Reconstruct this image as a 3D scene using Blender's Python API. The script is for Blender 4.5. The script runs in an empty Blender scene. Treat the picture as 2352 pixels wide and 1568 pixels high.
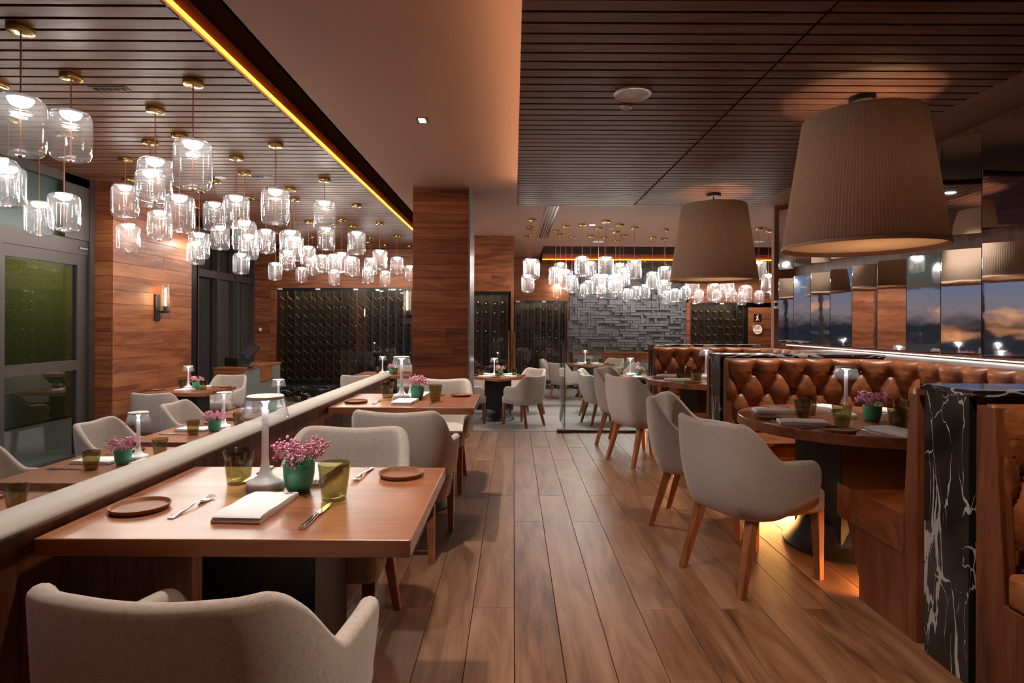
import bpy, bmesh, math, random
from mathutils import Matrix, Vector
random.seed(7)
R = math.radians
sc = bpy.context.scene
COL = sc.collection

# ------------------------------------------------------------------ camera
FPX = 1350.0
cam_d = bpy.data.cameras.new('camera')
cam_d.sensor_width = 36.0
cam_d.lens = 36.0 * FPX / 2352.0
cam_d.shift_x = -4.0 / 2352.0
cam_d.shift_y = -39.0 / 2352.0
cam_d.clip_start = 0.05
cam = bpy.data.objects.new('camera', cam_d)
COL.objects.link(cam)
cam.matrix_world = Matrix.Translation((0, 0, 1.3)) @ Matrix.Rotation(R(90), 4, 'X') @ Matrix.Rotation(R(0.25), 4, 'Z')
sc.camera = cam

# ------------------------------------------------------------------ colour management, light transport
sc.view_settings.view_transform = 'Standard'
sc.view_settings.look = 'None'
sc.view_settings.gamma = 1.0
sc.view_settings.use_curve_mapping = False
sc.view_settings.exposure = 1.75
cy = sc.cycles
cy.max_bounces = 7
cy.diffuse_bounces = 4
cy.glossy_bounces = 4
cy.transmission_bounces = 4
cy.transparent_max_bounces = 48
cy.caustics_reflective = False
cy.caustics_refractive = False
cy.sample_clamp_indirect = 4.0
cy.use_denoising = True

# strengths of the lamps, the place's own and added ones
BULB = 42.0          # LED bowls in the glass pendants
COVE = 4.0           # amber LED line of the ceiling slot
SOFT = 12.0           # LED line above the hung slat panel
SHADE = 4.0         # bulb inside each drum shade (W)
SPOT = 70.0          # recessed downlights, seen and added (W)
LOWER = -0.34        # floor level of the sunken dining area

# ------------------------------------------------------------------ world: dusk sky
wd = bpy.data.worlds.new('dusk_sky'); sc.world = wd; wd.use_nodes = True
nt = wd.node_tree; nt.nodes.clear()
def N(t, typ, **kw):
    n = t.nodes.new(typ)
    for k, v in kw.items(): setattr(n, k, v)
    return n
tc = N(nt, 'ShaderNodeTexCoord'); sp = N(nt, 'ShaderNodeSeparateXYZ')
nt.links.new(tc.outputs['Generated'], sp.inputs[0])
rp = N(nt, 'ShaderNodeValToRGB')
for p, c in ((0.0, (.012, .014, .02)), (.02, (.16, .12, .13)), (.10, (.035, .11, .26)), (.30, (.014, .10, .32)), (1.0, (.008, .035, .13))):
    e = rp.color_ramp.elements.new(p) if p not in (0.0, 1.0) else rp.color_ramp.elements[0 if p == 0.0 else -1]
    e.color = (*c, 1)
nt.links.new(sp.outputs[2], rp.inputs[0])
mp = N(nt, 'ShaderNodeMapping'); mp.inputs['Scale'].default_value = (3, 3, 14)
nt.links.new(tc.outputs['Generated'], mp.inputs[0])
no = N(nt, 'ShaderNodeTexNoise'); no.inputs['Scale'].default_value = 1.6; no.inputs['Detail'].default_value = 6
nt.links.new(mp.outputs[0], no.inputs[0])
cr = N(nt, 'ShaderNodeValToRGB'); cr.color_ramp.elements[0].position = .60; cr.color_ramp.elements[1].position = .74
nt.links.new(no.outputs[0], cr.inputs[0])
mx = N(nt, 'ShaderNodeMixRGB'); mx.inputs[2].default_value = (.85, .33, .14, 1)
nt.links.new(cr.outputs[0], mx.inputs[0]); nt.links.new(rp.outputs[0], mx.inputs[1])
bg = N(nt, 'ShaderNodeBackground'); bg.inputs[1].default_value = 0.75
nt.links.new(mx.outputs[0], bg.inputs[0])
wo = N(nt, 'ShaderNodeOutputWorld'); nt.links.new(bg.outputs[0], wo.inputs[0])

# ------------------------------------------------------------------ mesh helpers
class MB:
    def __init__(s): s.v = []; s.f = []
    def box(s, x0, x1, y0, y1, z0, z1):
        b = len(s.v)
        s.v += [(x0,y0,z0),(x1,y0,z0),(x1,y1,z0),(x0,y1,z0),(x0,y0,z1),(x1,y0,z1),(x1,y1,z1),(x0,y1,z1)]
        s.f += [tuple(b+i for i in q) for q in ((0,3,2,1),(4,5,6,7),(0,1,5,4),(1,2,6,5),(2,3,7,6),(3,0,4,7))]
        return s
    def prism(s, poly, a, b, axis='X'):
        """poly in the two other axes, extruded along axis from a to b"""
        n = len(poly); base = len(s.v)
        def P(t, p):
            return {'X': (t, p[0], p[1]), 'Y': (p[0], t, p[1]), 'Z': (p[0], p[1], t)}[axis]
        s.v += [P(a, p) for p in poly] + [P(b, p) for p in poly]
        s.f.append(tuple(base+i for i in range(n))[::-1]); s.f.append(tuple(base+n+i for i in range(n)))
        for i in range(n):
            j = (i+1) % n
            s.f.append((base+i, base+j, base+n+j, base+n+i))
        return s
    def lathe(s, prof, n=24, cx=0, cy=0, cz=0):
        base = len(s.v); idx = []
        for r, z in prof:
            if r < 1e-6:
                idx.append([len(s.v)]); s.v.append((cx, cy, cz+z))
            else:
                row = []
                for k in range(n):
                    a = 2*math.pi*k/n
                    row.append(len(s.v)); s.v.append((cx+r*math.cos(a), cy+r*math.sin(a), cz+z))
                idx.append(row)
        for a, b in zip(idx, idx[1:]):
            for k in range(n):
                l = (k+1) % n
                if len(a) == 1 and len(b) == 1: continue
                if len(a) == 1: s.f.append((a[0], b[l], b[k]))
                elif len(b) == 1: s.f.append((a[k], a[l], b[0]))
                else: s.f.append((a[k], a[l], b[l], b[k]))
        return s
    def tube(s, pts, r, n=8, cap=True):
        pts = [Vector(p) for p in pts]; rs = r if isinstance(r, (list, tuple)) else [r]*len(pts)
        rows = []
        for i, p in enumerate(pts):
            d = (pts[min(i+1, len(pts)-1)] - pts[max(i-1, 0)]).normalized()
            u = d.cross(Vector((0,0,1)) if abs(d.z) < .9 else Vector((1,0,0))).normalized(); w = d.cross(u)
            row = []
            for k in range(n):
                a = 2*math.pi*k/n
                q = p + u*math.cos(a)*rs[i] + w*math.sin(a)*rs[i]
                row.append(len(s.v)); s.v.append(tuple(q))
            rows.append(row)
        for a, b in zip(rows, rows[1:]):
            for k in range(n):
                l = (k+1) % n; s.f.append((a[k], a[l], b[l], b[k]))
        if cap: s.f.append(tuple(rows[0][::-1])); s.f.append(tuple(rows[-1]))
        return s
    def taper(s, x0, y0, z0, w0, x1, y1, z1, w1, d0=None, d1=None):
        """square tapered bar from (x0,y0,z0) to (x1,y1,z1)"""
        d0 = d0 or w0; d1 = d1 or w1; b = len(s.v)
        for x, y, z, w, d in ((x0,y0,z0,w0,d0),(x1,y1,z1,w1,d1)):
            s.v += [(x-w/2,y-d/2,z),(x+w/2,y-d/2,z),(x+w/2,y+d/2,z),(x-w/2,y+d/2,z)]
        s.f += [tuple(b+i for i in q) for q in ((0,3,2,1),(4,5,6,7),(0,1,5,4),(1,2,6,5),(2,3,7,6),(3,0,4,7))]
        return s
    def ball(s, c, r, n=6, m=4, sz=1.0):
        prof = [(0, -r*sz)] + [(r*math.sin(math.pi*i/m), -r*sz*math.cos(math.pi*i/m)) for i in range(1, m)] + [(0, r*sz)]
        return s.lathe(prof, n, *c)
    def mesh(s, name, bevel=0, seg=2, smooth=False, angle=40):
        me = bpy.data.meshes.new(name); me.from_pydata(s.v, [], s.f)
        bm = bmesh.new(); bm.from_mesh(me)
        if bevel:
            es = [e for e in bm.edges if len(e.link_faces) == 2 and e.calc_face_angle(0) > R(25)]
            bmesh.ops.bevel(bm, geom=es, offset=bevel, segments=seg, profile=.5, affect='EDGES', clamp_overlap=True)
        bmesh.ops.recalc_face_normals(bm, faces=bm.faces)
        bm.to_mesh(me); bm.free()
        if smooth:
            for p in me.polygons: p.use_smooth = True
            me.set_sharp_from_angle(angle=R(angle))
        return me

def link(name, data, m=None, parent=None, loc=(0,0,0), rz=0.0):
    o = bpy.data.objects.new(name, data); COL.objects.link(o)
    if m is not None and not data.materials:
        for mm in (m if isinstance(m, (list, tuple)) else [m]): data.materials.append(mm)
    if parent is not None: o.parent = parent
    o.location = loc
    if rz: o.rotation_euler[2] = rz
    return o
def part(name, mb, m, parent, bevel=0, smooth=False, loc=(0,0,0), rz=0.0, seg=2, angle=40):
    return link(name, mb.mesh(name, bevel, seg, smooth, angle), m, parent, loc, rz)
def tag(o, label=None, cat=None, group=None, kind=None):
    if label: o['label'] = label
    if cat: o['category'] = cat
    if group: o['group'] = group
    if kind: o['kind'] = kind
    return o
def thing(name, label, cat, loc=(0,0,0), rz=0.0, group=None):
    o = bpy.data.objects.new(name, None); COL.objects.link(o)
    o.empty_display_size = .05
    o.location = loc; o.rotation_euler[2] = rz
    return tag(o, label, cat, group)
def struct(name, mb=None, m=None, bevel=0, smooth=False, label=None):
    if mb is None:
        o = bpy.data.objects.new(name, None); COL.objects.link(o)
    else: o = part(name, mb, m, None, bevel, smooth)
    o['kind'] = 'structure'
    if label: o['label'] = label
    return o
def dup(src, loc=None, rz=None, label=None, group=None, parent=None):
    c = src.copy(); COL.objects.link(c)
    if parent is not None: c.parent = parent
    if loc is not None: c.location = loc
    if rz is not None: c.rotation_euler[2] = rz
    if label: c['label'] = label
    if group: c['group'] = group
    for ch in list(src.children): dup(ch, parent=c)
    return c
class Kind:
    """first use moves the source itself, later uses copy it with its parts"""
    def __init__(s, root): s.root = root; s.used = False
    def put(s, loc, rz, label, group=None):
        if not s.used:
            s.used = True; o = s.root; o.location = loc; o.rotation_euler[2] = rz
            o['label'] = label
            if group: o['group'] = group
            return o
        return dup(s.root, loc, rz, label, group)
ORD = 'first second third fourth fifth sixth seventh eighth ninth tenth eleventh twelfth thirteenth fourteenth fifteenth sixteenth seventeenth eighteenth nineteenth twentieth'.split()
TENS = {20: 'twenty', 30: 'thirty', 40: 'forty'}
def ordw(n):
    if n <= 20: return ORD[n-1]
    t, u = n//10*10, n % 10
    return (TENS[t][:-1] + 'ieth') if u == 0 else TENS[t] + '-' + ORD[u-1]

# ------------------------------------------------------------------ materials
def mat(name):
    m = bpy.data.materials.new(name); m.use_nodes = True; m.node_tree.nodes.clear(); return m
def out(m, sock):
    o = N(m.node_tree, 'ShaderNodeOutputMaterial'); m.node_tree.links.new(sock, o.inputs[0])
def bsdf(m, col=(.5,.5,.5), rough=.5, metal=0.0, spec=.5, **kw):
    b = N(m.node_tree, 'ShaderNodeBsdfPrincipled')
    b.inputs['Base Color'].default_value = (*col, 1); b.inputs['Roughness'].default_value = rough
    b.inputs['Metallic'].default_value = metal; b.inputs['Specular IOR Level'].default_value = spec
    for k, v in kw.items(): b.inputs[k.replace('_', ' ')].default_value = v
    return b
def coords(t, scale=(1,1,1), rnd=True):
    tc = N(t, 'ShaderNodeTexCoord'); mp = N(t, 'ShaderNodeMapping'); mp.inputs['Scale'].default_value = scale
    if rnd:
        oi = N(t, 'ShaderNodeObjectInfo'); mu = N(t, 'ShaderNodeMath', operation='MULTIPLY'); mu.inputs[1].default_value = 37.0
        t.links.new(oi.outputs['Random'], mu.inputs[0])
        ad = N(t, 'ShaderNodeVectorMath', operation='ADD')
        t.links.new(tc.outputs['Object'], ad.inputs[0]); t.links.new(mu.outputs[0], ad.inputs[1])
        t.links.new(ad.outputs[0], mp.inputs[0])
    else: t.links.new(tc.outputs['Object'], mp.inputs[0])
    return mp.outputs[0]
def ramp(t, fac, stops):
    r = N(t, 'ShaderNodeValToRGB'); els = r.color_ramp.elements
    els[0].position = stops[0][0]; els[0].color = (*stops[0][1], 1); els[1].position = stops[-1][0]; els[1].color = (*stops[-1][1], 1)
    for p, c in stops[1:-1]:
        e = els.new(p); e.color = (*c, 1)
    t.links.new(fac, r.inputs[0]); return r.outputs[0]
def noise(t, vec, scale, detail=4, dist=0.0, rough=.5):
    n = N(t, 'ShaderNodeTexNoise'); n.inputs['Scale'].default_value = scale; n.inputs['Detail'].default_value = detail
    n.inputs['Distortion'].default_value = dist; n.inputs['Roughness'].default_value = rough
    t.links.new(vec, n.inputs['Vector']); return n.outputs[0]
def bump(t, h, strength, dist, b):
    n = N(t, 'ShaderNodeBump'); n.inputs['Strength'].default_value = strength; n.inputs['Distance'].default_value = dist
    t.links.new(h, n.inputs['Height']); t.links.new(n.outputs[0], b.inputs['Normal'])
def plain(name, col, rough=.5, metal=0.0, spec=.5, **kw):
    m = mat(name); out(m, bsdf(m, col, rough, metal, spec, **kw).outputs[0]); return m
def wood(name, dark, mid, light, axis='X', rough=.38, spec=.4, stretch=9.0, scale=5.0, vary=.35):
    m = mat(name); t = m.node_tree
    s = [scale]*3; s['XYZ'.index(axis)] = scale/stretch
    v = coords(t, s)
    n1 = noise(t, v, 1.3, 6, 1.6, .55)
    f = [scale*9]*3; f['XYZ'.index(axis)] = scale*.45
    n2 = noise(t, coords(t, f), 1.6, 3, .3)
    ad = N(t, 'ShaderNodeMath', operation='MULTIPLY_ADD'); ad.inputs[1].default_value = .34
    t.links.new(n2, ad.inputs[0]); t.links.new(n1, ad.inputs[2])
    oi = N(t, 'ShaderNodeObjectInfo')
    ad2 = N(t, 'ShaderNodeMath', operation='MULTIPLY_ADD'); ad2.inputs[1].default_value = vary*.5
    t.links.new(oi.outputs['Random'], ad2.inputs[0]); t.links.new(ad.outputs[0], ad2.inputs[2])
    c = ramp(t, ad2.outputs[0], [(.46, dark), (.66, mid), (.95, light)])
    b = bsdf(m, rough=rough, spec=spec); t.links.new(c, b.inputs['Base Color'])
    bump(t, n2, .12, .003, b); out(m, b.outputs[0]); return m
def fabric(name, col, dark=.88, rough=.95):
    m = mat(name); t = m.node_tree
    a = noise(t, coords(t, (420, 60, 60), False), 1.0, 3); b_ = noise(t, coords(t, (60, 60, 420), False), 1.0, 3)
    mu = N(t, 'ShaderNodeMath', operation='ADD'); t.links.new(a, mu.inputs[0]); t.links.new(b_, mu.inputs[1])
    c = ramp(t, mu.outputs[0], [(.75, tuple(x*dark for x in col)), (1.25, tuple(min(1, x*1.12) for x in col))])
    b = bsdf(m, rough=rough, spec=.15); b.inputs['Sheen Weight'].default_value = .25
    t.links.new(c, b.inputs['Base Color']); bump(t, mu.outputs[0], .08, .001, b); out(m, b.outputs[0]); return m
def emit(name, col, s):
    m = mat(name); e = N(m.node_tree, 'ShaderNodeEmission'); e.inputs[0].default_value = (*col, 1); e.inputs[1].default_value = s
    out(m, e.outputs[0]); return m
def glass(name, tint=(1,1,1), base=.05, edge=.6, haze=0.0, rough=.0, power=3.0, wave=0.0):
    m = mat(name); t = m.node_tree
    tr = N(t, 'ShaderNodeBsdfTransparent'); tr.inputs[0].default_value = (*tint, 1)
    gl = N(t, 'ShaderNodeBsdfGlossy'); gl.inputs['Roughness'].default_value = rough; gl.inputs['Color'].default_value = (.9,.92,.95,1)
    if wave:
        nb = N(t, 'ShaderNodeBump'); nb.inputs['Strength'].default_value = wave; nb.inputs['Distance'].default_value = .004
        t.links.new(noise(t, coords(t, (7, 7, 90)), 1.0, 2), nb.inputs['Height']); t.links.new(nb.outputs[0], gl.inputs['Normal'])
    lw = N(t, 'ShaderNodeLayerWeight'); lw.inputs[0].default_value = .5
    pw = N(t, 'ShaderNodeMath', operation='POWER'); pw.inputs[1].default_value = power; t.links.new(lw.outputs['Facing'], pw.inputs[0])
    ma = N(t, 'ShaderNodeMath', operation='MULTIPLY_ADD'); ma.inputs[1].default_value = edge; ma.inputs[2].default_value = base
    t.links.new(pw.outputs[0], ma.inputs[0])
    last = tr.outputs[0]
    if haze:
        df = N(t, 'ShaderNodeBsdfTranslucent'); df.inputs[0].default_value = (.9,.92,.95,1)
        d2 = N(t, 'ShaderNodeBsdfDiffuse'); d2.inputs[0].default_value = (.9,.92,.95,1)
        m0 = N(t, 'ShaderNodeMixShader'); t.links.new(df.outputs[0], m0.inputs[1]); t.links.new(d2.outputs[0], m0.inputs[2])
        m1 = N(t, 'ShaderNodeMixShader'); m1.inputs[0].default_value = haze
        t.links.new(last, m1.inputs[1]); t.links.new(m0.outputs[0], m1.inputs[2]); last = m1.outputs[0]
    mx = N(t, 'ShaderNodeMixShader'); t.links.new(ma.outputs[0], mx.inputs[0]); t.links.new(last, mx.inputs[1]); t.links.new(gl.outputs[0], mx.inputs[2])
    out(m, mx.outputs[0]); return m
def marble(name, base, vein, scale=(2.2, 2.2, 1.0), thick=.05, rough=.14):
    m = mat(name); t = m.node_tree
    v = coords(t, scale, False)
    n = N(t, 'ShaderNodeTexNoise'); n.inputs['Scale'].default_value = 2.2; n.inputs['Detail'].default_value = 5; t.links.new(v, n.inputs['Vector'])
    mx = N(t, 'ShaderNodeMixRGB'); mx.blend_type = 'LINEAR_LIGHT'; mx.inputs[0].default_value = .30
    t.links.new(v, mx.inputs[1]); t.links.new(n.outputs['Color'], mx.inputs[2])
    tot = None
    for s_, th in ((2.4, thick), (4.6, thick*.55)):
        vo = N(t, 'ShaderNodeTexVoronoi', feature='DISTANCE_TO_EDGE'); vo.inputs['Scale'].default_value = s_; t.links.new(mx.outputs[0], vo.inputs['Vector'])
        w = noise(t, v, s_*1.1, 3)
        mw = N(t, 'ShaderNodeMapRange'); mw.inputs[1].default_value = .42; mw.inputs[2].default_value = .72; mw.inputs[3].default_value = .0; mw.inputs[4].default_value = th*1.5
        t.links.new(w, mw.inputs[0])
        sb = N(t, 'ShaderNodeMath', operation='LESS_THAN'); t.links.new(vo.outputs['Distance'], sb.inputs[0]); t.links.new(mw.outputs[0], sb.inputs[1])
        if tot is None: tot = sb.outputs[0]
        else:
            a = N(t, 'ShaderNodeMath', operation='MAXIMUM'); t.links.new(tot, a.inputs[0]); t.links.new(sb.outputs[0], a.inputs[1]); tot = a.outputs[0]
    c = ramp(t, tot, [(0.0, base), (1.0, vein)])
    b = bsdf(m, rough=rough); t.links.new(c, b.inputs['Base Color']); out(m, b.outputs[0]); return m

M = {}
M['walnut'] = wood('walnut_boards', (.058,.014,.0055), (.165,.046,.016), (.30,.105,.040), 'X', .45, .28)
M['walnut_z'] = wood('walnut_upright', (.055,.014,.006), (.125,.036,.013), (.205,.070,.028), 'Z', .45, .28, scale=9)
M['slat'] = wood('ceiling_slat', (.095,.034,.018), (.170,.068,.037), (.235,.108,.065), 'X', .46, .22, vary=.2)
M['slat_y'] = wood('ceiling_slat_far', (.095,.034,.018), (.170,.068,.037), (.235,.108,.065), 'Y', .46, .22, vary=.2)
M['plank'] = wood('floor_plank', (.060,.022,.010), (.150,.066,.033), (.255,.135,.078), 'Y', .36, .40, stretch=6, scale=5, vary=.3)
M['table'] = wood('table_wood', (.13,.038,.016), (.25,.088,.038), (.35,.150,.072), 'X', .28, .45, scale=4, vary=.15)
M['leg'] = wood('chair_leg_wood', (.12,.035,.013), (.22,.072,.028), (.30,.115,.05), 'Z', .35, scale=8)
M['darkwood'] = plain('dark_wood_backing', (.030,.012,.006), .6)
M['soffit'] = plain('painted_soffit', (.36,.20,.145), .75, spec=.2)
M['rackback'] = plain('rack_backing', (.030,.014,.008), .6)
M['rackpost'] = plain('rack_steel', (.06,.062,.062), .35, .6)
M['soffit_dark'] = plain('slot_paint', (.045,.022,.014), .7)
M['cream'] = plain('cream_leatherette', (.31,.265,.215), .5)
M['linen'] = fabric('oatmeal_linen', (.41,.35,.305))
M['white'] = plain('white_paint', (.75,.74,.72), .4)
M['lampwhite'] = plain('lamp_white', (.80,.78,.76), .35)
M['lampcream'] = plain('lamp_cream', (.72,.70,.60), .35)
M['black'] = plain('black_metal', (.012,.011,.010), .38)
M['base'] = plain('blackened_pedestal', (.0075,.006,.005), .42, spec=.3)
M['bronze'] = plain('bronze_frame', (.062,.049,.044), .5, .2)
M['steel'] = plain('polished_steel', (.78,.76,.74), .12, 1.0)
M['brass'] = plain('brushed_brass', (.46,.30,.095), .22, 1.0)
M['copper'] = plain('copper_cord', (.38,.13,.055), .6)
M['napkin'] = plain('white_napkin', (.74,.72,.72), .85, spec=.2)
M['green'] = plain('green_glaze', (.07,.36,.215), .28)
M['plate'] = wood('brown_stoneware', (.12,.035,.012), (.20,.07,.026), (.30,.12,.05), 'X', .5, scale=25)
M['amber'] = glass('amber_glass', (.69,.655,.47), .05, .55)
M['clear'] = glass('clear_glass', (.97,.98,.985), .05, .68, .024, .07, 2.3, .35)
M['lampglass'] = glass('lamp_shade_glass', (.95,.96,.98), .05, .6, .015)
M['pane'] = glass('window_glass', (.80,.83,.81), .07, .7)
M['cabglass'] = glass('cabinet_glass', (.90,.91,.90), .05, .8)
M['guard'] = glass('guard_glass', (.93,.965,.955), .05, .8)
M['guardedge'] = plain('glass_edge', (.03,.11,.095), .1)
M['mirror'] = mat('wavy_mirror')
_t = M['mirror'].node_tree; _b = bsdf(M['mirror'], (.82,.82,.84), .03, 1.0)
bump(_t, noise(_t, coords(_t, (3,3,3)), 1.6, 2), .012, .05, _b); out(M['mirror'], _b.outputs[0])
M['bmarble'] = marble('black_marble', (.010,.009,.008), (.36,.345,.345), (2.5,2.5,.62), .05)
M['bmarble_h'] = marble('black_marble_ledge', (.010,.009,.008), (.36,.345,.345), (.8,.8,1.9), .06)
M['gmarble'] = marble('grey_marble', (.17,.17,.158), (.30,.30,.285), (1.2,1.2,1.2), .012, .3)
M['relief'] = plain('slate_relief', (.105,.108,.117), .6)
M['tile'] = plain('grey_floor_tile', (.26,.255,.25), .42)
M['mosaic'] = mat('pale_mosaic')
_t = M['mosaic'].node_tree; _ch = N(_t, 'ShaderNodeTexChecker'); _ch.inputs['Scale'].default_value = 22
_t.links.new(coords(_t, (1,1,1), False), _ch.inputs[0]); _ch.inputs[1].default_value = (.42,.40,.37,1); _ch.inputs[2].default_value = (.27,.26,.245,1)
_b = bsdf(M['mosaic'], rough=.4); _t.links.new(_ch.outputs[0], _b.inputs['Base Color']); out(M['mosaic'], _b.outputs[0])
# aged cognac leather
M['leather'] = mat('cognac_leather'); _t = M['leather'].node_tree
_n = noise(_t, coords(_t, (7,7,7), False), 1.4, 8, .6, .65)
_c = ramp(_t, _n, [(.30, (.080,.021,.007)), (.52, (.235,.070,.019)), (.78, (.37,.135,.043))])
_b = bsdf(M['leather'], rough=.42); _t.links.new(_c, _b.inputs['Base Color']); bump(_t, noise(_t, coords(_t, (26,26,26), False), 1.2, 5, .8), .22, .006, _b); out(M['leather'], _b.outputs[0])
# pleated lampshade
M['shade'] = mat('pleated_shade'); _t = M['shade'].node_tree
_tc = N(_t, 'ShaderNodeTexCoord'); _sp = N(_t, 'ShaderNodeSeparateXYZ'); _t.links.new(_tc.outputs['Object'], _sp.inputs[0])
_a = N(_t, 'ShaderNodeMath', operation='ARCTAN2'); _t.links.new(_sp.outputs[0], _a.inputs[0]); _t.links.new(_sp.outputs[1], _a.inputs[1])
_s = N(_t, 'ShaderNodeMath', operation='MULTIPLY'); _s.inputs[1].default_value = 150; _t.links.new(_a.outputs[0], _s.inputs[0])
_si = N(_t, 'ShaderNodeMath', operation='SINE'); _t.links.new(_s.outputs[0], _si.inputs[0])
_c = ramp(_t, _si.outputs[0], [(.0, (.50,.37,.275)), (.85, (.58,.45,.345))])
_b = bsdf(M['shade'], rough=.85, spec=.15); _t.links.new(_c, _b.inputs['Base Color'])
bump(_t, _si.outputs[0], .2, .003, _b)
_tl = N(_t, 'ShaderNodeBsdfTranslucent'); _t.links.new(_c, _tl.inputs[0])
_mx = N(_t, 'ShaderNodeMixShader'); _mx.inputs[0].default_value = .25; _t.links.new(_b.outputs[0], _mx.inputs[1]); _t.links.new(_tl.outputs[0], _mx.inputs[2]); out(M['shade'], _mx.outputs[0])
M['shadein'] = plain('shade_lining', (.62,.47,.34), .8)
M['diffuser'] = mat('shade_diffuser'); _t = M['diffuser'].node_tree
_d = N(_t, 'ShaderNodeBsdfDiffuse'); _d.inputs[0].default_value = (.62,.47,.34,1); _tl = N(_t, 'ShaderNodeBsdfTranslucent'); _tl.inputs[0].default_value = (.8,.64,.48,1)
_mx = N(_t, 'ShaderNodeMixShader'); _mx.inputs[0].default_value = .5; _t.links.new(_d.outputs[0], _mx.inputs[1]); _t.links.new(_tl.outputs[0], _mx.inputs[2]); out(M['diffuser'], _mx.outputs[0])
M['bulb'] = emit('pendant_led', (1.0,.925,.84), BULB)
M['tablebulb'] = emit('table_lamp_led', (1.0,.96,.90), 26.0)
M['amberled'] = emit('amber_led', (1.0,.24,.012), COVE)
M['warmled'] = emit('warm_led', (1.0,.62,.36), SOFT)
M['whiteled'] = emit('white_led', (1.0,.84,.72), 1.4)
M['toeled'] = emit('toe_led', (1.0,.50,.15), 120.0)
M['filament'] = emit('filament', (1.0,.66,.33), 30.0)
M['added_cabled'] = emit('added_cabinet_led', (1.0,.78,.52), 24.0)
M['added_rackled'] = emit('added_rack_led', (1.0,.74,.46), .8)
M['spotlens'] = emit('downlight_lens', (1.0,.92,.82), 6.0)
M['hedge'] = mat('clipped_hedge'); _t = M['hedge'].node_tree
_c = ramp(_t, noise(_t, coords(_t, (60,60,60), False), 1.0, 6), [(.35, (.02,.03,.006)), (.6, (.10,.115,.020)), (.8, (.20,.20,.045))])
_b = bsdf(M['hedge'], rough=.9); _t.links.new(_c, _b.inputs['Base Color']); out(M['hedge'], _b.outputs[0])
M['tealglass'] = plain('teal_glass', (.028,.058,.048), .45)
M['greyglass'] = plain('smoked_glass', (.040,.036,.036), .08)
M['stem'] = plain('flower_stem', (.13,.19,.045), .6)
def floral(name, a, b_):
    m = mat(name); t = m.node_tree; g = N(t, 'ShaderNodeNewGeometry')
    c = ramp(t, g.outputs['Random Per Island'], [(0.0, a), (.55, tuple((x+y)/2 for x, y in zip(a, b_))), (1.0, b_)])
    b = bsdf(m, rough=.7); t.links.new(c, b.inputs['Base Color']); out(m, b.outputs[0]); return m
M['pink'] = floral('pink_statice', (.74,.46,.50), (.55,.12,.26))
M['bottleglass'] = plain('dark_bottle_glass', (.012,.015,.010), .12)
FOIL = {'red': (.42,.02,.035), 'white': (.55,.53,.50), 'black': (.02,.018,.018), 'gold': (.50,.30,.08), 'orange': (.50,.13,.03), 'green': (.05,.22,.07)}
for k, c in FOIL.items(): M['foil_'+k] = plain(k+'_foil', c, .35)

# ================================================================== THE SETTING
def slab(name, x0, x1, y0, y1, z0, z1, m, **kw):
    return struct(name, MB().box(x0, x1, y0, y1, z0, z1), m, **kw)

# raised platform of planks
fl = slab('floor', -1.36, 3.85, -4.0, 7.16, LOWER-.1, -.022, M['darkwood'], label='raised dining floor of long walnut-coloured planks')
PW, PL = .19, 1.77
cache = {}
for k in range(-8, 21):
    x0 = .008 + k*PW
    if x0 > 3.8 or x0 + PW < -1.3: continue
    off = 2.70 if k % 2 else 3.88
    y = off - 3*PL
    while y < 7.16:
        a, b = max(y, -1.0), min(y+PL, 7.16)
        if b - a > .05 and (a > .4):
            key = round(b-a, 3)
            if key not in cache:
                cache[key] = MB().box(-PW/2+.0014, PW/2-.0014, -key/2+.0014, key/2-.0014, -.02, 0).mesh('plank', .0012, 1)
            link('plank', cache[key], M['plank'], fl, (x0+PW/2, (a+b)/2, 0))
        elif b - a > .05:
            pass
        y += PL
part('plank_field', MB().box(-1.36, 3.85, -4.0, .92, -.02, -.001), M['plank'], fl)
part('edge_strip', MB().box(-1.36, 3.85, 7.16, 7.19, LOWER, .002), M['bronze'], fl)

# sunken floor
fl2 = slab('floor_lower', -9, 9, -4, 17, LOWER-.12, LOWER-.012, M['tile'], label='grey tiled floor of the sunken dining area')
TX, TY = .80, .80
tm = MB().box(-TX/2+.002, TX/2-.002, -TY/2+.002, TY/2-.002, -.012, 0).mesh('floor_tile', .0015, 1)
for i in range(-7, 9):
    for j in range(0, 6):
        link('floor_tile', tm, M['tile'], fl2, (i*TX+.1, 7.7+j*TY, LOWER))
tm2 = MB().box(-.4+.001, .4-.001, -.4+.001, .4-.001, -.012, 0).mesh('mosaic_tile', .001, 1)
for i in range(-3, 10):
    for j in range(0, 5):
        link('mosaic_tile', tm2, M['mosaic'], fl2, (i*.8+.1, 12.1+.4-.4+j*.8, LOWER))
part('lower_field', MB().box(-9, -1.37, -4, 7.29, LOWER-.012, LOWER-.001), M['tile'], fl2)

# ceilings
ce = slab('ceiling', -1.56, 4.05, -4, 12.75, 3.0, 3.12, M['soffit'], label='brown painted ceiling beam over the aisle')
part('soffit_side', MB().box(4.05, 9, 8.3, 12.75, 3.0, 3.12), M['soffit'], ce)
part('soffit_end', MB().box(-1.56, .66, 12.75, 15.7, 3.0, 3.12), M['soffit'], ce)
part('slot_roof', MB().box(-1.9, -1.5, -4, 14.3, 3.34, 3.4), M['soffit_dark'], ce)
part('slot_side', MB().box(-1.56, -1.54, -4, 13.3, 3.0, 3.36), M['soffit_dark'], ce)
part('far_slot_roof', MB().box(.6, 9, 12.7, 14.3, 3.34, 3.4), M['soffit_dark'], ce)
part('far_slot_side', MB().box(.66, 9, 12.75, 12.77, 3.0, 3.36), M['soffit_dark'], ce)
part('far_slot_end', MB().box(.64, .66, 12.7, 14.3, 3.0, 3.36), M['soffit_dark'], ce)
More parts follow.
